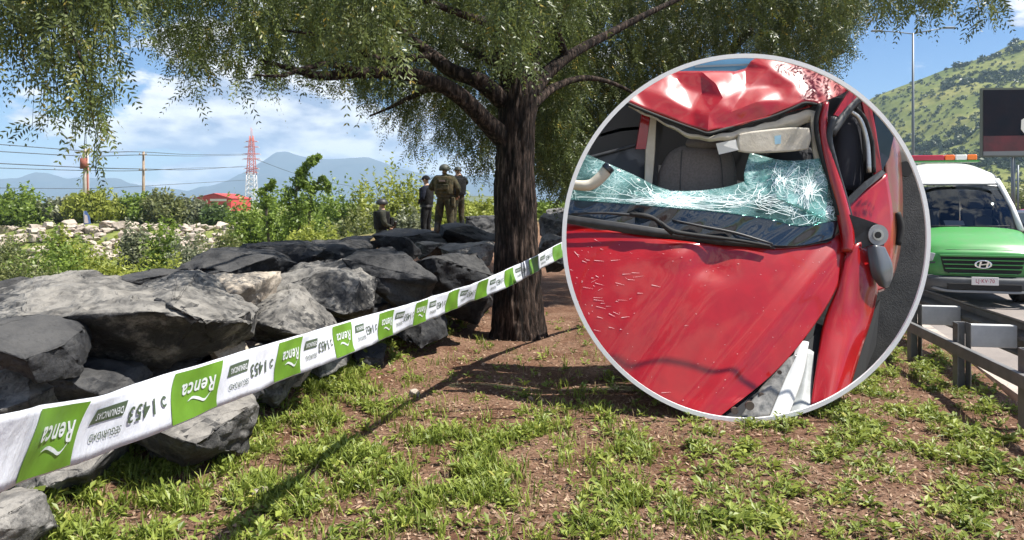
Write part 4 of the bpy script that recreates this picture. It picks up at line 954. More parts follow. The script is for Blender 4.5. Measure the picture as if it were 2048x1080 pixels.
def finish(me, name, parent, thick=0.0, clip=True):
    if thick:
        bm = bmesh.new(); bm.from_mesh(me); bmesh.ops.recalc_face_normals(bm, faces=bm.faces[:])
        if sum((f.normal.dot(Vector((0, -1, 0.2))) * f.calc_area()) for f in bm.faces) < 0: bmesh.ops.reverse_faces(bm, faces=bm.faces[:])
        bmesh.ops.solidify(bm, geom=bm.faces[:], thickness=thick); bm.to_mesh(me); bm.free()
    if clip: clip_round(me)
    return local(link(name, me, parent))
def poly(name, pts, m, parent, thick=0.02, clip=True):
    P = [W(*p) for p in pts]; me = MB().prism(P, (0, thick, 0)).mesh(name, m)
    if clip: clip_round(me)
    return local(link(name, me, parent))
def pipe(name, pts, m, parent, n=8, sub=5, clip=True):
    mb = MB(); path = smooth_path([wp(*p) for p in pts], sub); mb.tube([q[:3] for q in path], [q[3] for q in path], n)
    me = mb.mesh(name, m)
    if clip: clip_round(me)
    return local(link(name, me, parent))
rimm = mat('rim_white', (0.86, 0.86, 0.86), 0.5)
dasph = mat('display_asphalt', (0.030, 0.031, 0.033), 0.75, col2=(0.060, 0.060, 0.060), nscale=5, bump=0.4, bscale=60)
DC = W(DCX, DCY, FRAME_Y); RO = DR / FPX * FRAME_Y; RI = 360.5 / FPX * FRAME_Y
disp = thing('round_frame', 'large white circular frame standing on the grass around the wrecked red car', 'frame', (DC.x, FRAME_Y, DC.z - RO))
mb = MB(); ns = 128; vs = []
for k in range(ns):
    a = 2 * math.pi * k / ns
    for r, yy_ in ((RI, 0.0), (RO, 0.0), (RO, 0.018), (RI, 0.018)): vs.append((DC.x + r * math.cos(a), FRAME_Y + yy_, DC.z + r * math.sin(a)))
mb.add(vs, [(4 * k + i, 4 * k + (i + 1) % 4, 4 * ((k + 1) % ns) + (i + 1) % 4, 4 * ((k + 1) % ns) + i) for k in range(ns) for i in range(4)])
local(mb.build('rim', rimm, disp))
BY = 6.86
pts = []
for k in range(96):
    a = 2 * math.pi * k / 96; p = W(DCX + 363 * math.cos(a), DCY + 363 * math.sin(a), BY); pts.append((p.x, BY, max(p.z, 0.02)))
local(MB().prism(pts, (0, 0.03, 0)).build('back_panel', dasph, disp))
me = np_mesh('floor_panel', np.array([(0.0, 5.44, 0.014), (4.2, 5.44, 0.014), (4.2, BY - 0.004, 0.014), (0.0, BY - 0.004, 0.014)]), np.array([[0, 1, 2, 3]]), dasph); clip_round(me); local(link('floor_panel', me, disp))

# --- the dark neighbouring car behind, and pale things beyond it
navy = mat('navy_paint', (0.012, 0.017, 0.028), 0.25, coat=0.6)
dglass = mat('dark_window', (0.02, 0.028, 0.036), 0.08, spec=0.6)
greyp = mat('grey_blue_paint', (0.22, 0.27, 0.31), 0.3, coat=0.5)
nc = thing('parked_car', 'dark blue car seen through the side window of the wrecked car', 'car', W(1220, 330, 6.75))
poly('window', [(1120, 330, 6.78), (1150, 262, 6.78), (1195, 205, 6.78), (1250, 190, 6.78), (1300, 232, 6.78), (1286, 262, 6.78), (1190, 268, 6.78)], dglass, nc)
sheet('bonnet', [[(1120, 270, 6.74), (1200, 262, 6.72), (1295, 252, 6.74)], [(1120, 292, 6.70), (1200, 284, 6.68), (1295, 270, 6.70)], [(1120, 330, 6.70), (1200, 322, 6.68), (1295, 300, 6.70)]], navy, nc)
poly('trim', [(1200, 268, 6.66), (1240, 256, 6.66), (1290, 252, 6.66), (1290, 258, 6.66), (1240, 263, 6.66), (1200, 274, 6.66)], greyp, nc, 0.01)
bv = thing('parked_car', 'strip of blue vehicle above the crushed red roof', 'car', W(1450, 140, 6.76))
bluep = mat('blue_body', (0.10, 0.26, 0.42), 0.25, coat=0.5)
sheet('body', [[(1330, 95, 6.8), (1440, 95, 6.78), (1530, 95, 6.8)], [(1330, 125, 6.76), (1440, 122, 6.74), (1530, 120, 6.76)], [(1330, 175, 6.76), (1440, 170, 6.74), (1530, 170, 6.76)]], bluep, bv)
poly('trim', [(1390, 131, 6.70), (1500, 127, 6.70), (1500, 131, 6.70), (1390, 135, 6.70)], greyp, bv, 0.01)
pv = thing('parked_car', 'blurred beige vehicle beyond the rear quarter of the wrecked car', 'car', W(1825, 330, 6.78))
sheet('body', [[(1790, 285, 6.78), (1815, 284, 6.77), (1850, 290, 6.78)], [(1790, 305, 6.76), (1815, 304, 6.75), (1852, 310, 6.76)], [(1790, 328, 6.78), (1815, 330, 6.77), (1856, 332, 6.78)]], mat('beige_paint', (0.33, 0.31, 0.27), 0.4), pv)
poly('wheel', [(1800, 326, 6.74), (1812, 322, 6.74), (1824, 328, 6.74), (1826, 344, 6.74), (1816, 354, 6.74), (1802, 350, 6.74)], mat('tyre_far', (0.02, 0.02, 0.02), 0.8), pv, 0.03)

# --- the wrecked car
red = bpy.data.materials.new('red_paint'); red.use_nodes = True; t = red.node_tree; b = t.nodes['Principled BSDF']
b.inputs['Roughness'].default_value = 0.35; b.inputs['Metallic'].default_value = 0.0; b.inputs['Coat Weight'].default_value = 1.0; b.inputs['Specular IOR Level'].default_value = 0.3; b.inputs['Coat Roughness'].default_value = 0.06
c = N(t, 'ShaderNodeTexCoord')
L(t, ramp(t, tn(7, 6, 0.6, t, c.outputs['Object']), [(0.3, (0.27, 0.0024, 0.0030)), (0.7, (0.35, 0.0032, 0.0045))]), b.inputs['Base Color'])
du = ramp(t, tn(60, 6, 0.7, t, c.outputs['Object']), [(0.50, (0.07, 0.07, 0.07)), (0.75, (0.2, 0.2, 0.2))]); L(t, du, b.inputs['Coat Roughness'])
blk = mat('black_plastic', (0.015, 0.016, 0.018), 0.5, col2=(0.035, 0.036, 0.04), nscale=14)
rub = mat('rubber', (0.012, 0.012, 0.012), 0.75)
cream = mat('cream_trim', (0.60, 0.55, 0.46), 0.7, col2=(0.50, 0.45, 0.36), nscale=6, bump=0.2, bscale=14)
seatm = mat('seat_cloth', (0.12, 0.106, 0.10), 0.95, col2=(0.17, 0.15, 0.142), nscale=60, bump=0.3, bscale=120)
darkin = mat('cabin_dark', (0.010, 0.011, 0.014), 0.8)
silver = mat('bare_metal', (0.52, 0.52, 0.50), 0.35, metal=0.8, col2=(0.4, 0.4, 0.39), nscale=9)
whitep = mat('white_plastic', (0.72, 0.73, 0.72), 0.4, col2=(0.60, 0.61, 0.60), nscale=5)
car = thing('wrecked_car', 'crashed red hatchback with caved in roof and shattered windscreen inside the round frame', 'car', W(1480, 700, 5.9))
# cabin shell
poly('cabin_wall', [(1180, 215, 6.66), (1700, 195, 6.66), (1745, 260, 6.66), (1745, 400, 6.66), (1560, 470, 6.5), (1180, 400, 6.66)], darkin, car, 0.02)
poly('door_trim', [(1170, 312, 6.60), (1230, 300, 6.60), (1300, 290, 6.60), (1303, 384, 6.56), (1240, 372, 6.58), (1170, 345, 6.60)], mat('navy_trim', (0.014, 0.02, 0.032), 0.5), car, 0.03)
pipe('door_rail', [(1170, 318, 6.56, 4), (1230, 302, 6.56, 4), (1296, 284, 6.56, 3)], blk, car)
# far pillar: red skin, cream trim, black seal
poly('far_pillar', [(1284, 225, 6.50), (1301, 228, 6.50), (1292, 298, 6.50), (1272, 298, 6.50)], red, car, 0.05)
poly('far_pillar_trim', [(1302, 232, 6.49), (1313, 236, 6.49), (1311, 300, 6.49), (1304, 372, 6.46), (1290, 370, 6.46), (1292, 300, 6.49)], cream, car, 0.04)
poly('far_pillar_seal', [(1313, 236, 6.48), (1328, 246, 6.48), (1318, 310, 6.48), (1315, 380, 6.46), (1305, 378, 6.46), (1311, 300, 6.48)], rub, car, 0.03)
def seat(px0, px1, py0, py1, d, m, nm='seat_back'):
    w = px1 - px0; f_ = lambda u, v, dd: (px0 + u * w, py0 + v * (py1 - py0), d + dd)
    return sheet(nm, [[f_(0.26, 0.06, 0.07), f_(0.38, 0.0, 0.03), f_(0.66, 0.0, 0.03), f_(0.86, 0.05, 0.07)], [f_(0.16, 0.2, 0.05), f_(0.36, 0.16, -0.03), f_(0.70, 0.16, -0.03), f_(0.94, 0.2, 0.05)],
                      [f_(0.06, 0.55, 0.03), f_(0.34, 0.52, -0.06), f_(0.72, 0.52, -0.06), f_(0.98, 0.55, 0.03)], [f_(0.0, 1.0, 0.02), f_(0.33, 1.0, -0.06), f_(0.73, 1.0, -0.06), f_(1.0, 1.0, 0.02)]], m, car, 6, 0.05)
sb = seat(1306, 1476, 291, 394, 6.48, seatm)
for x0, x1 in ((1364, 1366), (1437, 1439)):
    q = pipe('seam', [(x0, 300, 6.44, .9), (x0 - (2 if x0 < 1400 else -6), 330, 6.43, .9), (x0 - (4 if x0 < 1400 else -10), 384, 6.41, .9)], blk, car); q.parent = sb; q.location = (0, 0, 0)
sheet('headrest', [[(1374, 279, 6.50), (1408, 275, 6.46), (1442, 279, 6.50)], [(1371, 288, 6.47), (1408, 287, 6.43), (1446, 288, 6.47)], [(1374, 296, 6.50), (1408, 297, 6.47), (1443, 296, 6.50)]], seatm, car, 5, 0.05)
seat(1508, 1640, 290, 400, 6.56, darkin, 'driver_seat_back')
seat(1655, 1728, 232, 380, 6.50, mat('seat_dark', (0.018, 0.019, 0.026), 0.9), 'rear_seat_back')
# bonnet
def hoodf(G):
    px, py = G[..., 0], G[..., 1]; d = G[..., 2]
    A = np.stack([np.ones(px.size), px.ravel() / 1000, py.ravel() / 1000, (px.ravel() / 1000) ** 2, (px * py).ravel() / 1e6, (py.ravel() / 1000) ** 2, (px.ravel() / 1000) ** 3, (py.ravel() / 1000) ** 3], 1)
    d = (A @ np.linalg.lstsq(A, d.ravel(), rcond=None)[0]).reshape(d.shape)                # one fair sheet, then its creases
    def seg(x0, y0, x1, y1):
        l = math.hypot(x1 - x0, y1 - y0); return ((px - x0) * (y1 - y0) - (py - y0) * (x1 - x0)) / l, ((px - x0) * (x1 - x0) + (py - y0) * (y1 - y0)) / l
    d = d - 0.075 * (1 - ((py - 640) / 205) ** 2) + 0.055 * ((px - 1360) / 300) ** 2 * (py < 800) 
    s, a = seg(1655, 520, 1385, 838); d = d - 0.016 * np.exp(-(s / 16) ** 2) + 0.022 * sstep(0, 40, -s)                  # pressed edge line
    s, a = seg(1400, 530, 1225, 770); d = d + 0.026 * np.exp(-((s - 8) / 26) ** 2) - 0.012 * np.exp(-((s + 40) / 30) ** 2)     # buckle
    d = d + 0.030 * np.exp(-((px - 1425) / 40) ** 2 - ((py - 535) / 26) ** 2) - 0.022 * np.exp(-((px - 1350) / 38) ** 2 - ((py - 512) / 22) ** 2)
    pass
    G = G.copy(); G[..., 2] = d; return G
HOOD = [[(1090, 434, 6.16), (1200, 456, 6.09), (1350, 480, 6.04), (1520, 495, 6.03), (1630, 488, 6.06), (1684, 462, 6.13)],
        [(1085, 520, 6.03), (1190, 540, 5.95), (1330, 560, 5.90), (1500, 570, 5.90), (1620, 562, 5.95), (1690, 530, 6.03)],
        [(1085, 620, 5.88), (1190, 640, 5.80), (1320, 655, 5.75), (1470, 660, 5.76), (1580, 652, 5.82), (1645, 626, 5.92)],
        [(1110, 720, 5.72), (1200, 740, 5.63), (1310, 755, 5.58), (1430, 760, 5.59), (1508, 756, 5.65), (1556, 738, 5.73)],
        [(1150, 812, 5.50), (1230, 838, 5.44), (1300, 850, 5.41), (1370, 850, 5.41), (1412, 846, 5.42), (1436, 836, 5.45)]]
hood = sheet('bonnet', HOOD, red, car, 14, 0.012, hoodf)
HG = hoodf(fine_grid(HOOD, 14)); HP = Wn(HG[..., 0], HG[..., 1], HG[..., 2])
# scratches and chips in the bonnet paint
scr = MB(); rs = np.random.default_rng(3); hn, hm = HP.shape[:2]
def hood_at(u, v):
    i, j = np.clip(u * (hn - 1), 0, hn - 1.001), np.clip(v * (hm - 1), 0, hm - 1.001); a, b_ = int(i), int(j); fu, fv = i - a, j - b_
    return Vector(HP[a, b_] * (1 - fu) * (1 - fv) + HP[a + 1, b_] * fu * (1 - fv) + HP[a, b_ + 1] * (1 - fu) * fv + HP[a + 1, b_ + 1] * fu * fv)
for k in range(170):
    cl = k % 3; u, v = (rs.normal(0.33, 0.12), rs.normal(0.2, 0.08)) if cl == 0 else (rs.uniform(0.03, 0.95), rs.uniform(0.04, 0.98))
    ln = rs.uniform(0.001, 0.005) if cl and k % 17 else rs.uniform(0.004, 0.035); a = rs.normal(0.1, 0.5); du_, dv_ = ln * math.sin(a), ln * math.cos(a)
    if not (0.02 < u < 0.96 and 0.02 < v < 0.97): continue
    p0, p1 = hood_at(u, v), hood_at(u + du_, v + dv_); wv = Vector((0, -0.55, 0.83)).cross((p1 - p0).normalized()) * rs.uniform(0.0008, 0.0022); up = Vector((0, -0.0040, 0.0028))
    scr.add([p0 - wv + up, p0 + wv + up, p1 + wv * 0.3 + up, p1 - wv * 0.3 + up], [(0, 1, 2, 3)])
me = scr.mesh('scratch_marks', mat('scratched_primer', (0.62, 0.50, 0.50), 0.8)); clip_round(me); q = link('scratch_marks', me, car); local(q); q['kind'] = 'stuff'
# wing and door
def wingf(G):
    px, py = G[..., 0], G[..., 1]; G = G.copy()
    G[..., 2] += 0.035 * np.exp(-((px - 1712) / 16) ** 2 - ((py - 600) / 60) ** 2) - 0.02 * np.exp(-((px - 1690) / 14) ** 2 - ((py - 560) / 50) ** 2) + 0.012 * np.sin(px / 9 + py / 30)
    return G
sheet('wing', [[(1694, 500, 6.07), (1716, 486, 6.05), (1748, 478, 6.14)], [(1676, 570, 5.99), (1712, 566, 5.95), (1758, 548, 6.08)], [(1648, 640, 5.91), (1692, 640, 5.86), (1748, 622, 6.00)],
               [(1634, 720, 5.74), (1672, 716, 5.70), (1722, 704, 5.84)], [(1620, 822, 5.50), (1650, 820, 5.47), (1694, 798, 5.60)]], red, car, 8, 0.012, wingf)
poly('wheel_arch', [(1690, 790, 5.66), (1722, 706, 5.88), (1748, 622, 6.04), (1760, 600, 6.10), (1752, 690, 6.0), (1716, 780, 5.76)], rub, car, 0.03)
sheet('front_door', [[(1690, 412, 6.26), (1732, 378, 6.33), (1774, 346, 6.43)], [(1694, 462, 6.21), (1738, 440, 6.26), (1786, 430, 6.40)], [(1698, 516, 6.18), (1742, 516, 6.22), (1784, 520, 6.37)], [(1720, 570, 6.2), (1750, 585, 6.22), (1770, 580, 6.34)]], red, car, 8, 0.02)
poly('belt_strip', [(1690, 402, 6.23), (1730, 364, 6.30), (1764, 340, 6.40), (1772, 346, 6.40), (1735, 376, 6.30), (1694, 416, 6.23)], blk, car, 0.02)
sheet('rear_quarter', [[(1748, 205, 6.52), (1778, 235, 6.60), (1797, 272, 6.70)], [(1768, 300, 6.48), (1790, 310, 6.56), (1803, 330, 6.70)], [(1776, 380, 6.44), (1796, 390, 6.54), (1806, 410, 6.70)], [(1784, 460, 6.44), (1797, 470, 6.52), (1802, 490, 6.66)], [(1776, 560, 6.38), (1786, 555, 6.46), (1792, 540, 6.6)]], mat('red_brown_paint', (0.20, 0.018, 0.016), 0.4, col2=(0.17, 0.075, 0.03), nscale=5, coat=0.7), car, 8, 0.02)  # rear quarter: red mottled with brown
poly('rear_window', [(1746, 205, 6.47), (1772, 226, 6.47), (1790, 262, 6.47), (1778, 316, 6.47), (1764, 342, 6.45), (1756, 300, 6.47)], dglass, car, 0.02)
pipe('rear_tyre', [(1794, 425, 6.50, 7), (1801, 455, 6.50, 8), (1796, 490, 6.48, 6)], rub, car)
# near pillars and the torn roof rail
pipe('screen_pillar', [(1652, 205, 6.30, 6), (1646, 240, 6.28, 9), (1650, 290, 6.24, 11), (1664, 345, 6.19, 12), (1682, 410, 6.14, 13), (1694, 470, 6.10, 14), (1694, 505, 6.06, 12)], red, car, 10)
pipe('pillar_seal', [(1640, 208, 6.27, 5), (1632, 245, 6.26, 5), (1640, 300, 6.22, 5), (1660, 365, 6.17, 4), (1676, 430, 6.11, 4)], rub, car)
pipe('pillar_trim', [(1668, 235, 6.24, 8), (1658, 275, 6.22, 7), (1672, 330, 6.18, 5), (1690, 390, 6.15, 4), (1702, 440, 6.12, 5), (1708, 500, 6.08, 7)], blk, car)
poly('pillar_lining', [(1622, 232, 6.30), (1640, 228, 6.29), (1640, 300, 6.26), (1656, 345, 6.22), (1654, 378, 6.2), (1638, 360, 6.22), (1626, 300, 6.28)], cream, car, 0.02)
pipe('roof_rail', [(1662, 268, 6.30, 9), (1690, 225, 6.40, 10), (1722, 190, 6.48, 10), (1740, 170, 6.52, 9)], blk, car)
poly('roof_side', [(1668, 230, 6.34), (1700, 178, 6.42), (1724, 186, 6.44), (1690, 236, 6.36)], red, car, 0.03)
pipe('door_frame_metal', [(1700, 222, 6.42, 4), (1720, 240, 6.43, 5), (1734, 285, 6.42, 5), (1738, 345, 6.38, 5)], silver, car)
pipe('door_frame_seal', [(1712, 216, 6.44, 4), (1731, 240, 6.45, 4), (1745, 290, 6.44, 4), (1748, 345, 6.40, 4)], rub, car)
poly('door_pillar', [(1724, 204, 6.46), (1741, 203, 6.46), (1752, 260, 6.45), (1764, 340, 6.42), (1750, 350, 6.42), (1740, 270, 6.45)], red, car, 0.03)
# crushed roof: flat facets meeting in sharp folds
FE = [(1240, 192, 6.30), (1256, 204, 6.27), (1300, 223, 6.28), (1355, 244, 6.27), (1395, 258, 6.22), (1415, 264, 6.18), (1440, 258, 6.22), (1480, 247, 6.27), (1540, 232, 6.29), (1585, 214, 6.30), (1610, 203, 6.31), (1640, 207, 6.32), (1656, 200, 6.33)]
INN = [(1268, 172, 6.38), (1312, 150, 6.47), (1330, 190, 6.33), (1362, 168, 6.46), (1385, 222, 6.31), (1404, 186, 6.44), (1418, 228, 6.23), (1432, 168, 6.38), (1446, 196, 6.29), (1462, 224, 6.25), (1492, 178, 6.40), (1512, 204, 6.29),
       (1545, 172, 6.43), (1566, 200, 6.33), (1592, 172, 6.39), (1628, 176, 6.40), (1660, 165, 6.43), (1690, 186, 6.42), (1340, 142, 6.52), (1400, 141, 6.49), (1470, 141, 6.51), (1540, 138, 6.49), (1600, 138, 6.52), (1660, 140, 6.50), (1500, 122, 6.58), (1560, 112, 6.60), (1620, 115, 6.58), (1680, 120, 6.56), (1730, 160, 6.50), (1515, 112, 6.60), (1490, 136, 6.58)]
pts2 = [Vector((p[0], p[1])) for p in FE + INN]
res = geometry.delaunay_2d_cdt(pts2, [(i, i + 1) for i in range(len(FE) - 1)], [], 0, 1e-4)
dep = {(round(p[0], 2), round(p[1], 2)): p[2] for p in FE + INN}
vs = [W(v.x, v.y, dep.get((round(v.x, 2), round(v.y, 2)), 6.4)) for v in res[0]]
def under(f):
    cx_ = sum(res[0][i].x for i in f) / 3; cy_ = sum(res[0][i].y for i in f) / 3
    return cy_ < np.interp(cx_, [p[0] for p in FE], [p[1] for p in FE]) + 1 and not (cx_ < 1490 and cy_ < 138)
me = bpy.data.meshes.new('roof_panel'); me.from_pydata(vs, [], [tuple(f) for f in res[2] if len(f) == 3 and under(f)]); me.update(); me.materials.append(red)
bm = bmesh.new(); bm.from_mesh(me); bmesh.ops.subdivide_edges(bm, edges=bm.edges[:], cuts=5, use_grid_fill=True)
for v in bm.verts: v.co.y += 0.014 * noise.noise(v.co * 5) + 0.007 * noise.noise(v.co * 13)
for _ in range(1): bmesh.ops.smooth_vert(bm, verts=bm.verts[:], factor=0.4, use_axis_x=True, use_axis_y=True, use_axis_z=True)
for f in bm.faces: f.smooth = True
bm.to_mesh(me); bm.free(); me.set_sharp_from_angle(angle=0.36)
finish(me, 'roof_panel', car, 0.01)
pipe('roof_seal', [(p[0], p[1] + 3, p[2] - 0.01, 3.2) for p in FE], rub, car, 8, 4)
lin = [(1258, 212, 6.29), (1320, 240, 6.29), (1372, 264, 6.28), (1412, 272, 6.22), (1450, 266, 6.25), (1500, 254, 6.29), (1560, 238, 6.31), (1605, 222, 6.32), (1640, 222, 6.33)]
hl = [4, 8, 12, 10, 16, 20, 24, 26, 20]
sheet('headlining', [lin, [(p[0] + 3, p[1] + h * .5, p[2] - 0.012) for p, h in zip(lin, hl)], [(p[0] + 6, p[1] + h, p[2] + 0.03) for p, h in zip(lin, hl)]], cream, car, 6, 0.012, lambda G: np.concatenate([G[..., :1], G[..., 1:2] + 1.5 * np.sin(G[..., :1] / 7), G[..., 2:] + 0.006 * np.sin(G[..., :1] / 11)], -1))
sheet('sun_visor', [[(1478, 268, 6.25), (1510, 262, 6.24), (1580, 255, 6.24), (1618, 256, 6.25)], [(1474, 284, 6.245), (1510, 284, 6.237), (1580, 279, 6.237), (1622, 277, 6.245)], [(1477, 303, 6.24), (1510, 306, 6.23), (1580, 303, 6.23), (1616, 298, 6.24)]], cream, car, 6, 0.02)
poly('visor_sticker', [(1549, 272, 6.215), (1562, 270, 6.215), (1562, 287, 6.215), (1550, 289, 6.215)], mat('sticker_blue', (0.35, 0.58, 0.72), 0.6), car, 0.002)
poly('paper_flap', [(1432, 287, 6.26), (1472, 279, 6.25), (1477, 300, 6.24), (1438, 309, 6.26)], mat('white_paper', (0.78, 0.77, 0.73), 0.8), car, 0.004)
# shattered windscreen
glass = bpy.data.materials.new('shattered_glass'); glass.use_nodes = True; t = glass.node_tree; t.nodes.clear()
c = N(t, 'ShaderNodeTexCoord'); vv = c.outputs['Object']
wob = N(t, 'ShaderNodeTexNoise'); wob.inputs['Scale'].default_value = 6; L(t, vv, wob.inputs['Vector'])
wv = N(t, 'ShaderNodeMixRGB', blend_type='ADD'); wv.inputs[0].default_value = 0.16; L(t, vv, wv.inputs[1]); L(t, wob.outputs['Color'], wv.inputs[2])
def crack(scale, wdt, sx=(1, 1, 1)):
    mp = N(t, 'ShaderNodeMapping'); mp.inputs['Scale'].default_value = sx; L(t, wv.outputs[0], mp.inputs['Vector'])
    v = N(t, 'ShaderNodeTexVoronoi', feature='DISTANCE_TO_EDGE'); v.inputs['Scale'].default_value = scale; L(t, mp.outputs[0], v.inputs['Vector'])
    r = N(t, 'ShaderNodeMapRange'); r.inputs['From Min'].default_value = 0; r.inputs['From Max'].default_value = wdt; r.inputs['To Min'].default_value = 1; r.inputs['To Max'].default_value = 0; L(t, v.outputs['Distance'], r.inputs['Value']); return r.outputs[0]
dn = N(t, 'ShaderNodeMapRange'); dn.inputs['From Min'].default_value = 0.42; dn.inputs['From Max'].default_value = 0.66; L(t, tn(2.6, 4, 0.6, t, vv), dn.inputs['Value'])
ck = mth('MULTIPLY', mth('MAXIMUM', crack(9.0, 0.022, (0.7, 1, 2.0)), mth('MULTIPLY', crack(34, 0.13, (0.8, 1, 1.6)), dn.outputs[0], tree=t), tree=t), ramp(t, tn(3.4, 5, 0.7, t, vv), [(0.38, (0.12, 0.12, 0.12)), (0.6, (1, 1, 1))]), tree=t)
tr = N(t, 'ShaderNodeBsdfTransparent'); tr.inputs['Color'].default_value = (0.62, 0.86, 0.83, 1)
df = N(t, 'ShaderNodeBsdfPrincipled'); df.inputs['Roughness'].default_value = 0.12
L(t, mixc(t, ck, (0.26, 0.47, 0.47), (0.90, 0.97, 0.96)), df.inputs['Base Color'])
fac = mth('ADD', mth('ADD', 0.15, mth('MULTIPLY', dn.outputs[0], 0.34, tree=t), tree=t), mth('MULTIPLY', ck, 0.7, tree=t), True, tree=t)
x = N(t, 'ShaderNodeMixShader'); L(t, fac, x.inputs[0]); L(t, tr.outputs[0], x.inputs[1]); L(t, df.outputs[0], x.inputs[2])
o = N(t, 'ShaderNodeOutputMaterial'); L(t, x.outputs[0], o.inputs['Surface'])
def glf(G):
    G = G.copy(); G[..., 2] += 0.018 * np.sin(G[..., 0] / 37 + 1) * np.sin(G[..., 1] / 19) + 0.008 * np.sin(G[..., 0] / 13 + G[..., 1] / 9); return G
def cracks(rows, seeds, parent, rngc, n=10):
    """white fracture lines running out from the blows, lying just proud of the pane"""
    G = glf(fine_grid(rows, n)); P = Wn(G[..., 0], G[..., 1], G[..., 2]); hn_, hm_ = P.shape[:2]; mb = MB()
    def at(u, v):
        i, j_ = min(max(u, 0), .9999) * (hn_ - 1), min(max(v, 0), .9999) * (hm_ - 1); a, b2 = int(i), int(j_); fu, fv = i - a, j_ - b2
        return Vector(P[a, b2] * (1 - fu) * (1 - fv) + P[a + 1, b2] * fu * (1 - fv) + P[a, b2 + 1] * (1 - fu) * fv + P[a + 1, b2 + 1] * fu * fv) + Vector((0, -0.0045, 0.001))
    for (u0, v0, cnt, reach) in seeds:
        for k in range(cnt):
            a = rngc.uniform(0, 6.28); u, v = u0 + rngc.normal() * .05, v0 + rngc.normal() * .03; w_ = rngc.uniform(.0008, .0024); pts = []
            for st_ in range(int(reach * rngc.uniform(4, 12))):
                pts.append(at(u, v)); a += rngc.normal() * .35; u += math.sin(a) * .05; v += math.cos(a) * .022
                if not (0.01 < u < .99 and 0.01 < v < .99): break
            for p0, p1 in zip(pts[:-1], pts[1:]):
                if (p1 - p0).length < 1e-4: continue
                sd_ = (p1 - p0).normalized().cross(Vector((0, -1, 0.3))) * w_; mb.add([p0 - sd_, p0 + sd_, p1 + sd_, p1 - sd_], [(0, 1, 2, 3)])
    me = mb.mesh('crack_lines', crackm); clip_round(me); q = link('crack_lines', me, parent); q['kind'] = 'stuff'
crackm = mat('crack_white', (0.80, 0.90, 0.90), 0.5)
WSR = [[(1145, 296, 6.30), (1260, 346, 6.28), (1340, 380, 6.22), (1440, 376, 6.20), (1520, 354, 6.22), (1600, 344, 6.26), (1660, 336, 6.29)],
       [(1135, 370, 6.22), (1260, 392, 6.14), (1340, 402, 6.11), (1440, 405, 6.09), (1520, 400, 6.10), (1600, 395, 6.13), (1670, 385, 6.20)],
       [(1125, 398, 6.18), (1260, 408, 6.10), (1340, 415, 6.06), (1440, 424, 6.05), (1540, 438, 6.04), (1600, 452, 6.06), (1676, 440, 6.14)]]
ws = sheet('windscreen', [[(1145, 296, 6.30), (1260, 346, 6.28), (1340, 380, 6.22), (1440, 376, 6.20), (1520, 354, 6.22), (1600, 344, 6.26), (1660, 336, 6.29)],
                     [(1135, 370, 6.22), (1260, 392, 6.14), (1340, 402, 6.11), (1440, 405, 6.09), (1520, 400, 6.10), (1600, 395, 6.13), (1670, 385, 6.20)],
                     [(1125, 398, 6.18), (1260, 408, 6.10), (1340, 415, 6.06), (1440, 424, 6.05), (1540, 438, 6.04), (1600, 452, 6.06), (1676, 440, 6.14)]], glass, car, 10, 0.006, glf)
cracks(WSR, ((0.55, 0.30, 46, 1.5), (0.5, 0.62, 40, 1.6), (0.5, 0.88, 70, 1.2), (0.8, 0.95, 40, .8)), ws, np.random.default_rng(4))
FLR = [[(1500, 305, 6.30), (1570, 321, 6.27), (1648, 316, 6.25)], [(1488, 352, 6.22), (1560, 366, 6.17), (1656, 372, 6.16)], [(1500, 380, 6.16), (1575, 405, 6.09), (1650, 440, 6.07)]]
fl = sheet('glass_flap', [[(1500, 305, 6.30), (1570, 321, 6.27), (1648, 316, 6.25)], [(1488, 352, 6.22), (1560, 366, 6.17), (1656, 372, 6.16)], [(1500, 380, 6.16), (1575, 405, 6.09), (1650, 440, 6.07)]], glass, car, 10, 0.006, glf)
cracks(FLR, ((0.6, 0.8, 60, 1.2), (0.4, 0.5, 30, 1.2)), fl, np.random.default_rng(6))
sheet('dashboard', [[(1115, 392, 6.27), (1260, 408, 6.20), (1400, 428, 6.15), (1540, 446, 6.12), (1670, 440, 6.20)], [(1115, 418, 6.24), (1260, 440, 6.16), (1400, 462, 6.11), (1540, 478, 6.08), (1670, 465, 6.16)], [(1115, 440, 6.20), (1260, 466, 6.12), (1400, 486, 6.08), (1540, 496, 6.06), (1672, 484, 6.12)]], mat('dash_dark', (0.012, 0.02, 0.03), 0.35), car, 6, 0.02)
clear = mat('clear_glass_band', (0.012, 0.020, 0.032), 0.06, spec=0.7, coat=0.5)
sheet('windscreen_base', [[(1125, 398, 6.185), (1260, 408, 6.105), (1340, 415, 6.065), (1440, 424, 6.055), (1540, 438, 6.045), (1600, 452, 6.065), (1676, 440, 6.145)], [(1120, 412, 6.175), (1260, 430, 6.09), (1340, 440, 6.05), (1440, 452, 6.04), (1540, 466, 6.025), (1600, 472, 6.045), (1672, 460, 6.12)],
                          [(1115, 424, 6.17), (1260, 452, 6.08), (1340, 466, 6.04), (1440, 480, 6.03), (1540, 491, 6.01), (1600, 492, 6.03), (1668, 476, 6.10)]], clear, car, 10, 0.006, glf)
sheet('scuttle', [[(1120, 428, 6.13), (1250, 446, 6.05), (1380, 466, 6.01), (1480, 482, 5.995), (1550, 493, 6.0)], [(1120, 436, 6.115), (1250, 456, 6.035), (1380, 476, 5.995), (1480, 488, 5.99), (1550, 495, 5.995)], [(1120, 444, 6.12), (1250, 466, 6.05), (1380, 484, 6.02), (1480, 494, 6.015), (1550, 499, 6.015)]], blk, car, 6, 0.012)
def wiper(pts, ar):
    w_ = pipe('wiper', pts, blk, car); q = pipe('wiper_arm', ar, rub, car); q.parent = w_; q.location = (0, 0, 0)
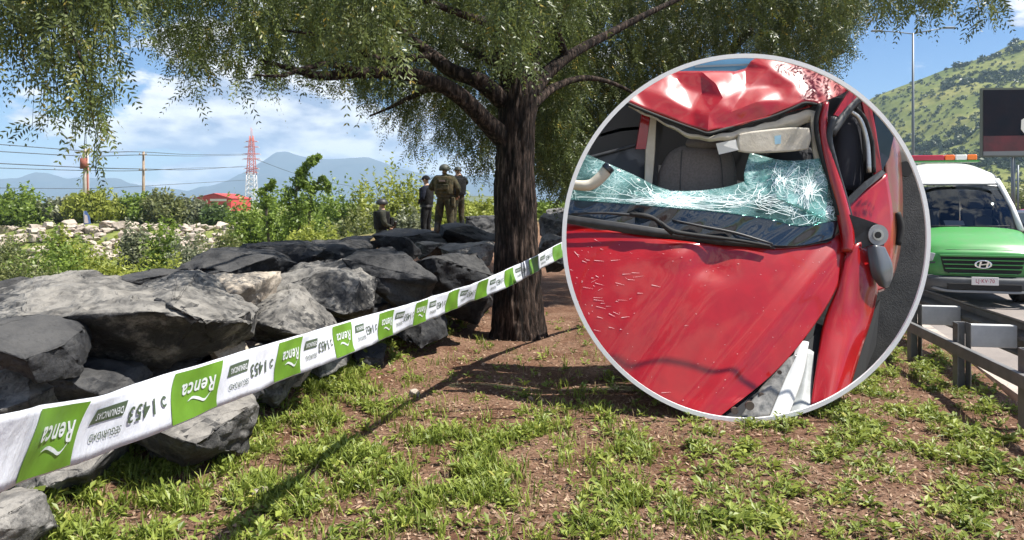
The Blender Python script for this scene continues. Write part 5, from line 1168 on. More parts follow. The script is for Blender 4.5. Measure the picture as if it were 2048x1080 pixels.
wiper([(1142, 428, 6.08, 2.2), (1200, 426, 6.03, 2.6), (1260, 430, 6.0, 3.0), (1318, 440, 5.98, 2.4)], [(1260, 428, 5.99, 3.0), (1290, 432, 5.97, 5.5), (1312, 440, 5.97, 4), (1345, 468, 5.96, 4)])
wiper([(1345, 440, 6.02, 1.8), (1400, 452, 5.99, 2.6), (1470, 466, 5.97, 3.0), (1545, 488, 5.965, 2.2)], [(1318, 442, 5.97, 3), (1345, 462, 5.955, 5), (1390, 470, 5.955, 4), (1470, 480, 5.955, 3.4), (1540, 492, 5.955, 2.6)])
# pipe of torn foam on the far side
tp_ = pipe('torn_tube', [(1128, 362, 6.06, 9), (1152, 370, 6.03, 10), (1180, 370, 6.01, 11), (1200, 356, 6.0, 11.5), (1214, 340, 6.0, 12)], cream, car, 14)
q = pipe('tube_end', [(1212, 341, 5.995, 12.6), (1220, 333, 5.995, 12.6)], navy, car, 14); q.parent = tp_; q.location = (0, 0, 0)
# dangling mirror
mirr = poly('mirror_bracket', [(1696, 428, 6.08), (1728, 438, 6.06), (1756, 448, 6.05), (1772, 466, 6.05), (1768, 492, 6.05), (1742, 490, 6.05), (1722, 498, 6.06), (1706, 512, 6.07), (1700, 480, 6.08)], blk, car, 0.06)
def disc(name, px, py, rx, ry, d, m, parent, n=24, th=0.012):
    me = MB().prism([W(px + rx * math.cos(a), py + ry * math.sin(a), d) for a in np.linspace(0, 2 * math.pi, n, endpoint=False)], (0, th, 0)).mesh(name, m); clip_round(me)
    o = link(name, me, parent)
    return o if parent is not car else local(o)
for nm, rx, ry, d, m in (('mirror_base', 20, 21, 6.03, mat('grey_plastic', (0.30, 0.31, 0.32), 0.5)), ('bolt_ring', 11, 11, 6.02, silver), ('bolt_hole', 6, 6.5, 6.01, rub)):
    disc(nm, 1757, 470, rx, ry, d, m, mirr)
sheet('mirror_shell', [[(1734, 494, 6.04), (1752, 490, 5.99), (1770, 494, 6.04)], [(1738, 525, 6.01), (1760, 524, 5.95), (1784, 526, 6.02)], [(1744, 552, 6.0), (1764, 552, 5.94), (1786, 552, 6.02)], [(1758, 572, 6.01), (1769, 576, 5.98), (1778, 574, 6.02)]], mat('mirror_grey', (0.075, 0.08, 0.088), 0.35, coat=0.4), car, 8, 0.015)
# open headlamp bay
poly('engine_bay', [(1618, 640, 5.99), (1648, 652, 5.97), (1634, 735, 5.80), (1624, 815, 5.56), (1560, 838, 5.49), (1440, 838, 5.48), (1545, 745, 5.76)], darkin, car, 0.02)
sheet('headlamp_lens', [[(1556, 728, 5.72), (1576, 716, 5.70), (1596, 706, 5.72)], [(1518, 780, 5.60), (1542, 776, 5.57), (1566, 768, 5.60)], [(1478, 838, 5.46), (1506, 838, 5.44), (1538, 838, 5.46)]], mat('lamp_glass_dark', (0.10, 0.10, 0.095), 0.12, col2=(0.30, 0.29, 0.27), nscale=16), car, 6, 0.01)
sheet('lamp_bracket', [[(1594, 688, 5.78), (1606, 682, 5.77), (1618, 684, 5.79)], [(1572, 752, 5.64), (1590, 750, 5.62), (1606, 752, 5.66)], [(1536, 840, 5.44), (1556, 840, 5.43), (1574, 840, 5.45)]], whitep, car, 6, 0.015)
sheet('wheel_liner', [[(1610, 700, 5.80), (1618, 698, 5.80), (1628, 704, 5.81)], [(1598, 760, 5.68), (1612, 758, 5.66), (1626, 760, 5.68)], [(1574, 842, 5.46), (1596, 838, 5.45), (1620, 830, 5.47)]], mat('liner_grey', (0.42, 0.44, 0.43), 0.45, col2=(0.3, 0.31, 0.30), nscale=7), car, 6, 0.01)
for px_, py_, r_ in ((1500, 812, 9), (1470, 822, 7), (1524, 792, 6), (1560, 745, 4)):
    disc('bay_fitting', px_, py_, r_, r_, 5.44 if py_ > 800 else 5.55, mat('fitting_brown', (0.10, 0.075, 0.06), 0.6), car, 12, 0.02)
# ------------------------------------------------------------------ guard rail
galv = mat('galvanised', (0.15, 0.155, 0.155), 0.55, metal=0.3, col2=(0.23, 0.22, 0.21), nscale=5, spec=0.5, bump=0.1, bscale=30)
pale = mat('painted_spacer', (0.56, 0.57, 0.56), 0.6, col2=(0.44, 0.45, 0.44), nscale=7)
GA, GB = np.array((3.86, 6.35)), np.array((4.08, 7.5)); GD = (GB - GA) / np.linalg.norm(GB - GA); GN = np.array((GD[1], -GD[0])); gang = math.atan2(GD[1], GD[0]) - math.pi / 2
rail = thing('guard_rail', 'steel guard rail on channel posts with pale spacer blocks beside the road', 'guard rail', (GA[0], GA[1], 0), gang)
STEP = 1.17
def cpost():
    mb = MB(); w, d, th = 0.10, 0.11, 0.008                    # channel section
    for c_, s_ in (((-w / 2, 0, 0.24), (th, d, 0.66)), ((w / 2, 0, 0.24), (th, d, 0.66)), ((0, d / 2, 0.24), (w - th - 0.002, th, 0.66))): mb.box(c_, s_)
    return mb.mesh('post', galv)
pm = cpost()
sp_ = MB(); sp_.box((0.235, 0.0, 0.465), (0.36, 0.075, 0.19)); spm = sp_.mesh('spacer_block', pale)
blt = MB(); blt.tube([(0, -0.07, 0), (0, -0.05, 0)], 0.014, 8); bltm = blt.mesh('bolt', galv)
for k in range(-2, 22):
    for nm, me in (('post', pm), ('spacer_block', spm)):
        o = link(nm, me, rail); o.location = (0, k * STEP, 0)
        bv = o.modifiers.new('bevel', 'BEVEL'); bv.width = 0.006; bv.segments = 2; bv.limit_method = 'ANGLE'
    if k < 6:
        o = link('bolt', bltm, rail); o.location = (-0.03, k * STEP, 0.37)
L_ = (22 * STEP + 2.6)
bar = MB(); bar.box((-0.078, L_ / 2 - 2.6, 0.36), (0.045, L_, 0.095)); bar.build('lower_bar', galv, rail, 0.006)
prof = [(0.0, 0.155), (0.0, 0.14), (0.075, 0.105), (0.075, 0.05), (0.0, 0.015), (0.0, -0.015), (0.075, -0.05), (0.075, -0.105), (0.0, -0.14), (0.0, -0.155)]
vs, fs = [], []
for yy_ in (-2.6, L_ - 2.6):
    for a, z_ in prof: vs.append((0.425 + a, yy_, 0.46 + z_))
    for a, z_ in prof: vs.append((0.421 + a, yy_, 0.46 + z_))
n_ = len(prof)
for i in range(n_ - 1): fs += [(i, i + 1, i + 1 + 2 * n_, i + 2 * n_), (n_ + i, n_ + i + 1, n_ + i + 1 + 2 * n_, n_ + i + 2 * n_)]
MB().add(vs, fs).build('beam', galv, rail)

# ------------------------------------------------------------------ police van (nose towards the viewer, local +Y is its length)
gpaint = mat('van_green', (0.035, 0.27, 0.045), 0.4, col2=(0.06, 0.25, 0.06), nscale=5, coat=0.5, coatrough=0.15)
wpaint = mat('van_white', (0.80, 0.81, 0.80), 0.35, coat=0.6)
cladd = mat('van_cladding', (0.055, 0.06, 0.065), 0.55, col2=(0.075, 0.08, 0.085), nscale=10)
chrome = mat('chrome', (0.75, 0.75, 0.75), 0.12, metal=1.0)
lens = mat('lamp_lens', (0.55, 0.57, 0.58), 0.08, spec=0.8)
tyre = mat('tyre', (0.016, 0.016, 0.017), 0.85)
plate = mat('number_plate', (0.74, 0.72, 0.70), 0.5); plater = mat('plate_print', (0.40, 0.06, 0.10), 0.6)
vglass = bpy.data.materials.new('van_glass'); vglass.use_nodes = True; t = vglass.node_tree; t.nodes.clear()
a_ = N(t, 'ShaderNodeBsdfTransparent'); a_.inputs['Color'].default_value = (0.55, 0.60, 0.64, 1); b_ = N(t, 'ShaderNodeBsdfGlossy'); b_.inputs['Roughness'].default_value = 0.03; b_.inputs['Color'].default_value = (0.9, 0.95, 1, 1)
fr = N(t, 'ShaderNodeFresnel'); fr.inputs['IOR'].default_value = 1.6
x = N(t, 'ShaderNodeMixShader'); L(t, fr.outputs[0], x.inputs[0]); L(t, a_.outputs[0], x.inputs[1]); L(t, b_.outputs[0], x.inputs[2]); o = N(t, 'ShaderNodeOutputMaterial'); L(t, x.outputs[0], o.inputs['Surface'])
VX, VY = 7.62, 12.0
van = thing('police_van', 'green and white police van with roof light bar parked behind the guard rail', 'van', (VX, VY, -0.1), ang)
def loft(name, rows, m, parent, n=5, thick=0.0, smooth=True):
    """panel through local control points (x, y, z)"""
    G = fine_grid(rows, n); a, b_ = G.shape[:2]; ii = np.arange(a * b_).reshape(a, b_)
    F = np.stack([ii[:-1, :-1], ii[:-1, 1:], ii[1:, 1:], ii[1:, :-1]], -1).reshape(-1, 4)
    me = np_mesh(name, G.reshape(-1, 3), F, m, None, smooth)
    bm = bmesh.new(); bm.from_mesh(me); bmesh.ops.recalc_face_normals(bm, faces=bm.faces[:])
    if thick: bmesh.ops.solidify(bm, geom=bm.faces[:], thickness=thick)
    bm.to_mesh(me); bm.free()
    return link(name, me, parent)
def sym(half):
    """mirror a half row given from the centre line outwards"""
    return [(-x_, y_, z_) for x_, y_, z_ in reversed(half) if x_ > 1e-6] + list(half)
loft('bonnet', [sym([(0, 0.05, 0.92), (0.45, 0.07, 0.915), (0.75, 0.14, 0.89), (0.93, 0.30, 0.80)]), sym([(0, 0.16, 1.03), (0.45, 0.18, 1.02), (0.76, 0.26, 0.99), (0.95, 0.42, 0.88)]),
                sym([(0, 0.45, 1.17), (0.45, 0.47, 1.16), (0.78, 0.54, 1.11), (0.96, 0.68, 0.98)]), sym([(0, 0.78, 1.28), (0.45, 0.80, 1.27), (0.80, 0.88, 1.21), (0.96, 1.0, 1.06)])], gpaint, van)
loft('front_panel', [sym([(0, 0.045, 0.925), (0.45, 0.065, 0.92), (0.75, 0.135, 0.895), (0.94, 0.30, 0.80)]), sym([(0, 0.0, 0.86), (0.45, 0.02, 0.855), (0.76, 0.10, 0.83), (0.955, 0.30, 0.72)]), sym([(0, -0.02, 0.66), (0.45, 0.0, 0.66), (0.78, 0.08, 0.65), (0.965, 0.30, 0.60)]), sym([(0, -0.01, 0.50), (0.45, 0.01, 0.50), (0.78, 0.08, 0.50), (0.965, 0.30, 0.48)])], gpaint, van)
shut = MB(); shut.tube([(-0.93, 0.31, 0.805), (-0.75, 0.145, 0.897), (-0.45, 0.075, 0.922), (0, 0.055, 0.928), (0.45, 0.075, 0.922), (0.75, 0.145, 0.897), (0.93, 0.31, 0.805)], 0.006, 5); shut.build('shut_line', rub, van)
gr = MB(); gr.prism([(-0.60, -0.030, 0.83), (0.60, -0.030, 0.83), (0.54, -0.035, 0.57), (0.44, -0.04, 0.53), (-0.44, -0.04, 0.53), (-0.54, -0.035, 0.57)], (0, 0.03, 0)); grille = gr.build('grille', rub, van)
for z_, w_ in ((0.835, 1.24), (0.765, 1.16), (0.695, 1.12), (0.625, 1.08), (0.545, 0.96)):
    s_ = MB(); s_.box((0, -0.048, z_), (w_, 0.03, 0.020 if z_ < 0.83 else 0.034)); s_.build('grille_bar', gpaint, grille, 0.008)
bd = MB(); ns = 28
for k in range(ns):
    a0, a1 = 2 * math.pi * k / ns, 2 * math.pi * (k + 1) / ns
    bd.add([(r_ * math.cos(a) * 1.0, y_, 0.70 + r_ * 0.56 * math.sin(a)) for a in (a0, a1) for r_, y_ in ((0.125, -0.072), (0.108, -0.082), (0.094, -0.072))], [(0, 1, 4, 3), (1, 2, 5, 4)], True)
for sx in (-1, 1): bd.add([(0.052 * sx + 0.012 + o_, y_, 0.70 + z_) for y_ in (-0.082, -0.068) for o_, z_ in ((-0.030, -0.046), (-0.004, -0.046), (0.022, 0.046), (-0.006, 0.046))], [(0, 1, 2, 3), (7, 6, 5, 4), (0, 4, 5, 1), (1, 5, 6, 2), (2, 6, 7, 3), (3, 7, 4, 0)])
bd.add([(x_, y_, z_) for y_ in (-0.083, -0.07) for x_, z_ in ((-0.045, 0.685), (0.055, 0.702), (0.05, 0.716), (-0.05, 0.699))], [(0, 1, 2, 3), (7, 6, 5, 4), (0, 4, 5, 1), (1, 5, 6, 2), (2, 6, 7, 3), (3, 7, 4, 0)])
q = bd.build('badge', chrome, grille); q['label'] = 'oval chrome badge with a slanted letter H'
loft('bumper', [sym([(0, -0.06, 0.50), (0.5, -0.05, 0.50), (0.8, 0.03, 0.52), (0.98, 0.30, 0.56)]), sym([(0, -0.13, 0.46), (0.5, -0.12, 0.46), (0.82, -0.04, 0.47), (1.0, 0.28, 0.48)]), sym([(0, -0.13, 0.34), (0.5, -0.12, 0.34), (0.82, -0.03, 0.35), (1.0, 0.28, 0.36)]), sym([(0, -0.08, 0.24), (0.5, -0.07, 0.24), (0.8, 0.02, 0.26), (0.96, 0.30, 0.28)])], cladd, van)
s_ = MB(); s_.box((0, -0.135, 0.345), (1.05, 0.02, 0.10)); s_.build('lower_grille', rub, van, 0.01)
loft('skid_bar', [sym([(0, -0.15, 0.285), (0.5, -0.14, 0.285), (0.72, -0.09, 0.33)]), sym([(0, -0.155, 0.25), (0.5, -0.145, 0.25), (0.76, -0.08, 0.30)])], mat('skid_grey', (0.22, 0.23, 0.235), 0.4), van, 5, 0.02)
p_ = MB(); p_.box((0, -0.165, 0.44), (0.38, 0.012, 0.13)); pl = p_.build('number_plate', plate, van, 0.004)
vs_, fs_ = text_geo('LJ·KV·70', 0.085, 0, 0.001); MB().add([(q.x * 0.8, -0.1725, 0.44 + q.y) for q in vs_], fs_).build('plate_lettering', plater, pl)
for sx in (-1, 1):
    h = MB(); h.prism([(sx * 0.66, 0.03, 0.86), (sx * 0.80, 0.08, 0.885), (sx * 0.95, 0.25, 0.86), (sx * 0.965, 0.27, 0.72), (sx * 0.86, 0.11, 0.70), (sx * 0.70, 0.035, 0.74)], (0, 0.05, 0)); hl_ = h.build('headlight', lens, van, 0.008)
    h = MB(); h.tube([(sx * 0.80, 0.06, 0.795), (sx * 0.80, 0.10, 0.795)], [0.055, 0.055], 16); h.build('lamp_bowl', chrome, hl_)
    h = MB(); h.prism([(sx * 0.66, 0.022, 0.73), (sx * 0.86, 0.10, 0.695), (sx * 0.85, 0.10, 0.67), (sx * 0.67, 0.022, 0.70)], (0, 0.03, 0)); h.build('lamp_surround', cladd, hl_)
    h = MB(); h.prism([(sx * 0.70, -0.10, 0.43), (sx * 0.90, 0.02, 0.45), (sx * 0.90, 0.02, 0.40), (sx * 0.72, -0.09, 0.38)], (0, 0.03, 0)); h.build('fog_light', lens, van, 0.006)
    h = MB(); h.prism([(sx * 0.64, -0.095, 0.50), (sx * 0.97, 0.14, 0.53), (sx * 0.97, 0.14, 0.49), (sx * 0.64, -0.105, 0.35)], (0, 0.02, 0)); h.build('fog_surround', mat('surround_grey', (0.16, 0.165, 0.17), 0.45), van)
WB = [(0, 0.82, 1.275), (0.45, 0.85, 1.265), (0.78, 0.95, 1.225)]; WT = [(0, 1.50, 2.02), (0.40, 1.52, 2.01), (0.68, 1.60, 1.98)]
mid = [tuple((np.array(a) + np.array(b_)) / 2 + np.array((0.0, -0.05, 0.02))) for a, b_ in zip(WB, WT)]
loft('windscreen', [sym(WB), sym(mid), sym(WT)], vglass, van, 6)
for sx in (-1, 1):
    h = MB(); h.tube([(sx * 0.83, 0.93, 1.22), (sx * 0.79, 1.25, 1.62), (sx * 0.72, 1.58, 1.98), (sx * 0.70, 1.75, 2.1)], [0.05, 0.045, 0.045, 0.05], 10); h.build('screen_pillar', wpaint, van)
    h = MB(); h.prism([(sx * 0.985, 1.15, 1.22), (sx * 0.80, 1.75, 1.93), (sx * 0.80, 4.7, 1.95), (sx * 0.97, 4.8, 1.25)], (sx * -0.01, 0, 0)); h.build('side_window', dglass, van)
    loft('body_side', [[(sx * 0.965, 0.30, 0.45), (sx * 0.97, 2.5, 0.35), (sx * 0.96, 5.1, 0.45)], [(sx * 0.99, 0.32, 0.80), (sx * 0.995, 2.5, 0.8), (sx * 0.97, 5.15, 0.8)], [(sx * 0.965, 1.0, 1.12), (sx * 0.99, 2.5, 1.2), (sx * 0.96, 5.15, 1.2)]], gpaint, van)
    loft('upper_side', [[(sx * 0.96, 1.0, 1.12), (sx * 0.99, 2.5, 1.2), (sx * 0.96, 5.15, 1.2)], [(sx * 0.80, 1.6, 1.86), (sx * 0.82, 2.5, 1.95), (sx * 0.80, 5.05, 1.95)], [(sx * 0.70, 1.7, 2.08), (sx * 0.74, 2.5, 2.16), (sx * 0.72, 5.0, 2.16)]], wpaint, van)
    h = MB(); h.tube([(sx * 0.92, 1.15, 1.25), (sx * 1.04, 1.08, 1.27)], 0.025, 8); mi = h.build('wing_mirror', blk, van); h = MB(); h.box((sx * 1.13, 1.08, 1.32), (0.18, 0.10, 0.24)); h.build('mirror_shell', wpaint, mi, 0.03, 3)
    for yy_ in (0.95, 4.1):
        h = MB(); h.tube([(sx * 0.70, yy_, 0.34), (sx * 0.74, yy_, 0.34), (sx * 0.92, yy_, 0.34), (sx * 0.95, yy_, 0.34)], [0.30, 0.345, 0.345, 0.31], 28); wh = h.build('wheel', tyre, van)
        h = MB(); h.tube([(sx * 0.945, yy_, 0.34), (sx * 0.965, yy_, 0.34)], [0.21, 0.19], 20); h.build('rim', silver, wh)
loft('roof', [sym([(0, 1.50, 2.03), (0.4, 1.52, 2.02), (0.70, 1.62, 1.99)]), sym([(0, 1.72, 2.20), (0.4, 1.74, 2.19), (0.72, 1.80, 2.12)]), sym([(0, 2.15, 2.40), (0.4, 2.16, 2.38), (0.72, 2.2, 2.26)]), sym([(0, 2.9, 2.47), (0.4, 2.9, 2.45), (0.74, 2.9, 2.30)]), sym([(0, 5.05, 2.45), (0.4, 5.05, 2.43), (0.74, 5.05, 2.28)])], wpaint, van)
loft('roof_side', [sym([(0.70, 1.62, 1.99), (0.73, 1.7, 2.0)])[2:], [(0.72, 2.2, 2.26), (0.76, 2.3, 2.1)], [(0.74, 5.05, 2.28), (0.76, 5.05, 2.1)]], wpaint, van, 3)
loft('seam', [sym([(0, 2.02, 2.353), (0.4, 2.03, 2.337), (0.68, 2.08, 2.235)]), sym([(0, 2.05, 2.366), (0.4, 2.06, 2.350), (0.68, 2.11, 2.246)])], gpaint, van, 6)
h = MB(); h.box((0, 1.45, 2.03), (1.26, 0.05, 0.035)); h.build('screen_header', mat('header_grey', (0.25, 0.26, 0.27), 0.5), van, 0.01)
h = MB(); h.box((0, 4.9, 1.3), (1.7, 0.05, 1.5)); h.box((0, 2.9, 0.42), (1.7, 4.2, 0.04)); h.build('rear_wall', darkin, van)
h = MB(); h.box((0, 1.15, 1.16), (1.6, 0.55, 0.10)); h.build('dashboard', mat('van_dash', (0.04, 0.05, 0.06), 0.6), van, 0.03)
for sx in (-0.45, 0.42):
    h = MB(); h.box((sx, 1.95, 1.22), (0.5, 0.14, 0.72)); h.box((sx, 1.97, 1.68), (0.26, 0.1, 0.2)); h.build('seat', mat('van_seat', (0.10, 0.11, 0.13), 0.9), van, 0.04, 3)
pts = [(0.42 + 0.19 * math.cos(a), 1.33 + 0.08 * math.sin(a), 1.30 + 0.17 * math.sin(a)) for a in np.linspace(0, 2 * math.pi, 25)]
h = MB(); h.tube(pts, 0.014, 6); h.build('steering_wheel', blk, van)
h = MB(); h.box((-0.16, 1.0, 1.335), (0.30, 0.16, 0.006), Matrix.Rotation(0.6, 3, 'X')); h.build('paper_card', plate, van)
for x0 in (-0.35, 0.30):
    h = MB(); h.tube([(x0 - 0.30, 0.80, 1.285), (x0, 0.81, 1.29), (x0 + 0.34, 0.86, 1.30)], 0.010, 6); h.build('wiper', rub, van)
lb = MB(); lb.box((0, 2.75, 2.505), (1.30, 0.26, 0.035)); bar_ = lb.build('light_bar_base', gpaint, van)
seg = [(-0.62, 0.06, (0.45, 0.02, 0.05)), (0.06, 0.24, (0.85, 0.16, 0.02)), (0.24, 0.45, (0.78, 0.78, 0.74)), (0.45, 0.62, (0.85, 0.20, 0.02))]
for x0, x1, col_ in seg:
    h = MB(); h.box(((x0 + x1) / 2, 2.75, 2.578), (x1 - x0 - 0.006, 0.24, 0.11)); h.build('light_bar_lens', mat('bar_lens', col_, 0.15, spec=0.6), bar_, 0.02, 3)

# ------------------------------------------------------------------ parked cars behind the van
def saloon(name, label, loc, rz, m, scale=1.0):
    root = thing(name, label, 'car', loc, rz, 'cars queued behind the van')
    loft('body', [sym([(0, -2.1, 0.35), (0.6, -2.08, 0.35), (0.82, -1.9, 0.35)]), sym([(0, -2.15, 0.70), (0.62, -2.12, 0.70), (0.86, -1.9, 0.70)]), sym([(0, -1.95, 0.96), (0.62, -1.93, 0.95), (0.84, -1.85, 0.88)]), sym([(0, -1.2, 1.0), (0.6, -1.2, 0.99), (0.84, -1.2, 0.92)]), sym([(0, 1.0, 1.0), (0.6, 1.0, 0.99), (0.84, 1.0, 0.92)]), sym([(0, 1.95, 0.86), (0.6, 1.93, 0.85), (0.80, 1.8, 0.78)]), sym([(0, 2.12, 0.45), (0.6, 2.1, 0.45), (0.8, 1.9, 0.42)])], m, root, 3)
    for sx in (-1, 1):
        loft('side', [[(sx * 0.84, -1.85, 0.88), (sx * 0.85, 0, 0.93), (sx * 0.80, 1.8, 0.78)], [(sx * 0.87, -1.9, 0.6), (sx * 0.88, 0, 0.6), (sx * 0.83, 1.9, 0.6)], [(sx * 0.82, -1.9, 0.3), (sx * 0.84, 0, 0.28), (sx * 0.80, 1.9, 0.3)]], m, root, 3)
        h = MB(); h.prism([(sx * 0.64, -0.75, 0.99), (sx * 0.60, -0.62, 1.32), (sx * 0.60, 0.45, 1.34), (sx * 0.66, 1.0, 1.0)], (sx * 0.12, 0, 0)); h.build('side_window', dglass, root, 0.03)
        h = MB(); h.box((sx * 0.68, -2.08, 0.76), (0.26, 0.14, 0.16)); h.build('tail_light', mat('tail_red', (0.45, 0.01, 0.02), 0.2), root, 0.02)
        for yy_ in (-1.3, 1.3):
            h = MB(); h.tube([(sx * 0.68, yy_, 0.31), (sx * 0.88, yy_, 0.31)], [0.31, 0.30], 20); wh = h.build('wheel', tyre, root); h = MB(); h.tube([(sx * 0.885, yy_, 0.31), (sx * 0.895, yy_, 0.31)], [0.19, 0.17], 16); h.build('rim', silver, wh)
    loft('roof', [sym([(0, -1.35, 1.0), (0.5, -1.33, 1.0), (0.76, -1.3, 0.96)]), sym([(0, -0.7, 1.40), (0.45, -0.68, 1.39), (0.64, -0.65, 1.34)]), sym([(0, -0.1, 1.46), (0.45, -0.1, 1.45), (0.64, -0.1, 1.38)]), sym([(0, 0.5, 1.40), (0.45, 0.5, 1.39), (0.63, 0.5, 1.34)]), sym([(0, 1.15, 1.0), (0.5, 1.15, 1.0), (0.74, 1.1, 0.96)])], m, root, 3)
    h = MB(); h.prism([(-0.56, -1.30, 1.06), (0.56, -1.30, 1.06), (0.50, -0.82, 1.36), (-0.50, -0.82, 1.36)], (0, -0.02, 0.02)); h.build('rear_window', dglass, root)
    h = MB(); h.prism([(-0.6, 1.14, 1.05), (0.6, 1.14, 1.05), (0.5, 0.60, 1.36), (-0.5, 0.60, 1.36)], (0, 0.02, 0.02)); h.build('windscreen', dglass, root)
    return root
def rp(s, d): q = roadpt(s, d, -0.1); return q
saloon('parked_car', 'dark saloon car just right of the police van at the picture edge', (15.9, 23.0, -0.1), ang, mat('charcoal_paint', (0.03, 0.033, 0.04), 0.3, coat=0.7))
saloon('parked_car', 'red car with white markings at the right edge behind the dark saloon', (21.0, 29.5, -0.1), ang + 0.15, mat('red_car_paint', (0.42, 0.03, 0.05), 0.3, coat=0.7))

# ------------------------------------------------------------------ street lamp, billboard, posts
steel = mat('lamp_steel', (0.16, 0.18, 0.20), 0.5, metal=0.4)
lp = W(1826, 430, 42); lamp = thing('street_lamp', 'tall double armed street lamp against the blue sky', 'street lamp', (lp.x, 42, -0.1))
tz = W(1826, 66, 42).z + 0.1
MB().tube([(0, 0, 0), (0, 0, tz * 0.5), (0, 0, tz)], [0.10, 0.08, 0.055], 10).build('pole', steel, lamp)
for sx, dz in ((-1, 0.12), (1, 0.30)):
    h = MB(); h.tube([(0, 0, tz - 0.05), (sx * 0.9, 0, tz + dz * 0.45), (sx * 1.9, 0, tz + dz)], [0.035, 0.03, 0.028], 8); ar_ = h.build('arm', steel, lamp)
    h = MB(); h.box((sx * 2.05, 0, tz + dz), (0.62, 0.22, 0.09)); h.build('lantern', steel, ar_, 0.03)
bb = W(2032, 400, 60); bill = thing('billboard', 'dark billboard with a red lower band at the right edge', 'billboard', (bb.x, 60, -0.2))
def bp_(px, py, off=0.0): p = W(px, py, 60 + off); return Vector((p.x - bb.x, off, p.z + 0.2))
MB().tube([(0, 0.35, 0), (0, 0.35, bp_(2032, 300).z)], 0.16, 10).build('post', steel, bill)
def bpoly(name, pts, off, th, m): return MB().prism([bp_(a, b2, off) for a, b2 in pts], (0, th, 0)).build(name, m, bill)
bpoly('frame', [(1964, 176), (2167, 174), (2167, 314), (1964, 314)], 0.0, 0.30, mat('billboard_frame', (0.14, 0.15, 0.13), 0.8, spec=0.1))
bpoly('dark_field', [(1967, 180), (2163, 178), (2163, 270), (1967, 272)], -0.05, 0.04, mat('print_navy', (0.004, 0.005, 0.012), 0.6, col2=(0.014, 0.008, 0.014), nscale=0.5, spec=0.08))
bpoly('red_field', [(1967, 272), (2163, 268), (2163, 300), (1967, 303)], -0.05, 0.04, mat('print_red', (0.13, 0.008, 0.018), 0.5, col2=(0.05, 0.006, 0.012), nscale=0.6))
bpoly('grey_field', [(1967, 303), (2163, 300), (2163, 311), (1967, 311)], -0.05, 0.04, mat('print_grey', (0.16, 0.17, 0.19), 0.6))
bpoly('white_shape', [(2043, 240), (2050, 236), (2056, 240), (2056, 262), (2048, 266), (2042, 258)], -0.08, 0.03, plate)
for px_, py_, lab in ((2006, 372, 'thin roadside post left of the billboard post'), (2036, 330, 'taller roadside post just right of the billboard post')):
    p = W(px_, py_, 55); q = thing('roadside_post', lab, 'post', (p.x, 55, -0.2)); MB().tube([(0, 0, 0), (0, 0, p.z + 0.2)], 0.07, 8).build('shaft', steel, q)
# ------------------------------------------------------------------ poles, pylon, wires, sheds
polew = mat('pole_wood', (0.36, 0.27, 0.19), 0.9, col2=(0.25, 0.18, 0.13), nscale=4)
polec = mat('pole_concrete', (0.62, 0.55, 0.50), 0.85, col2=(0.5, 0.42, 0.38), nscale=3)
rust = mat('rust_red', (0.24, 0.07, 0.045), 0.8)
insul = mat('insulator', (0.30, 0.28, 0.26), 0.4)
def ground_z(x, y): return float(terrain(x, y))
y1 = 75.0; p = W(287, 303, y1); gz_ = ground_z(p.x, y1)
pole = thing('utility_pole', 'plain slim wooden utility pole with a short crossarm', 'utility pole', (p.x, y1, gz_)); hz_ = p.z - gz_
MB().tube([(0, 0, -0.2), (0, 0, hz_)], [0.17, 0.11], 10).build('shaft', polew, pole)
for z_ in (hz_ - 0.35, hz_ - 1.9):
    a = MB(); a.box((0, -0.14, z_), (0.8, 0.1, 0.1)); arm = a.build('crossarm', polew, pole)
    for x_ in (-0.33, 0.33): MB().tube([(x_, -0.14, z_ + 0.06), (x_, -0.14, z_ + 0.22)], [0.05, 0.035], 8).build('insulator', insul, arm)
y2 = 70.0; p2 = W(172, 298, y2); g2 = ground_z(p2.x, y2); h2 = p2.z - g2
tpole = thing('transformer_pole', 'thick white and rust utility pole carrying a transformer', 'utility pole', (p2.x, y2, g2))
MB().tube([(0, 0, -0.2), (0, 0, h2 * 0.55), (0, 0, h2)], [0.30, 0.27, 0.2], 12).build('shaft', polec, tpole)
MB().tube([(0.24, -0.12, 0), (0.22, -0.12, h2 * 0.8)], 0.09, 8).build('conduit', rust, tpole)
tr_ = MB(); tr_.tube([(0.05, -0.45, h2 - 1.9), (0.05, -0.45, h2 - 0.9)], [0.32, 0.32], 14); tr_ = tr_.build('transformer', rust, tpole)
for x_ in (-0.12, 0.22): MB().tube([(x_, -0.45, h2 - 0.9), (x_, -0.45, h2 - 0.6)], [0.06, 0.04], 8).build('bushing', insul, tr_)
MB().box((0, -0.2, h2 - 0.3), (1.3, 0.12, 0.12)).build('crossarm', polew, tpole)
y3 = 180.0; p3 = W(503, 255, y3); g3 = ground_z(p3.x, y3) - 0.3; h3 = p3.z - g3
pyl = thing('lattice_pylon', 'red and white lattice power pylon rising above the shrubs', 'pylon', (p3.x, y3, g3))
pr, pwht = mat('pylon_red', (0.50, 0.13, 0.09), 0.7), mat('pylon_white', (0.66, 0.64, 0.62), 0.7)
def pw(z_): return 1.15 * (1 - z_ / h3) ** 0.8 + 0.16
zsplit = W(503, 350, y3).z - g3
for sx in (-1, 1):
    for sy in (-1, 1):
        for m_n, z0, z1 in ((pwht, 0, zsplit), (pr, zsplit, h3 * 0.9)):
            MB().tube([(sx * pw(z_), sy * pw(z_), z_) for z_ in np.linspace(z0, z1, 5)], 0.085, 5).build('leg', m_n, pyl)
zz = list(np.linspace(0, h3 * 0.88, 16))
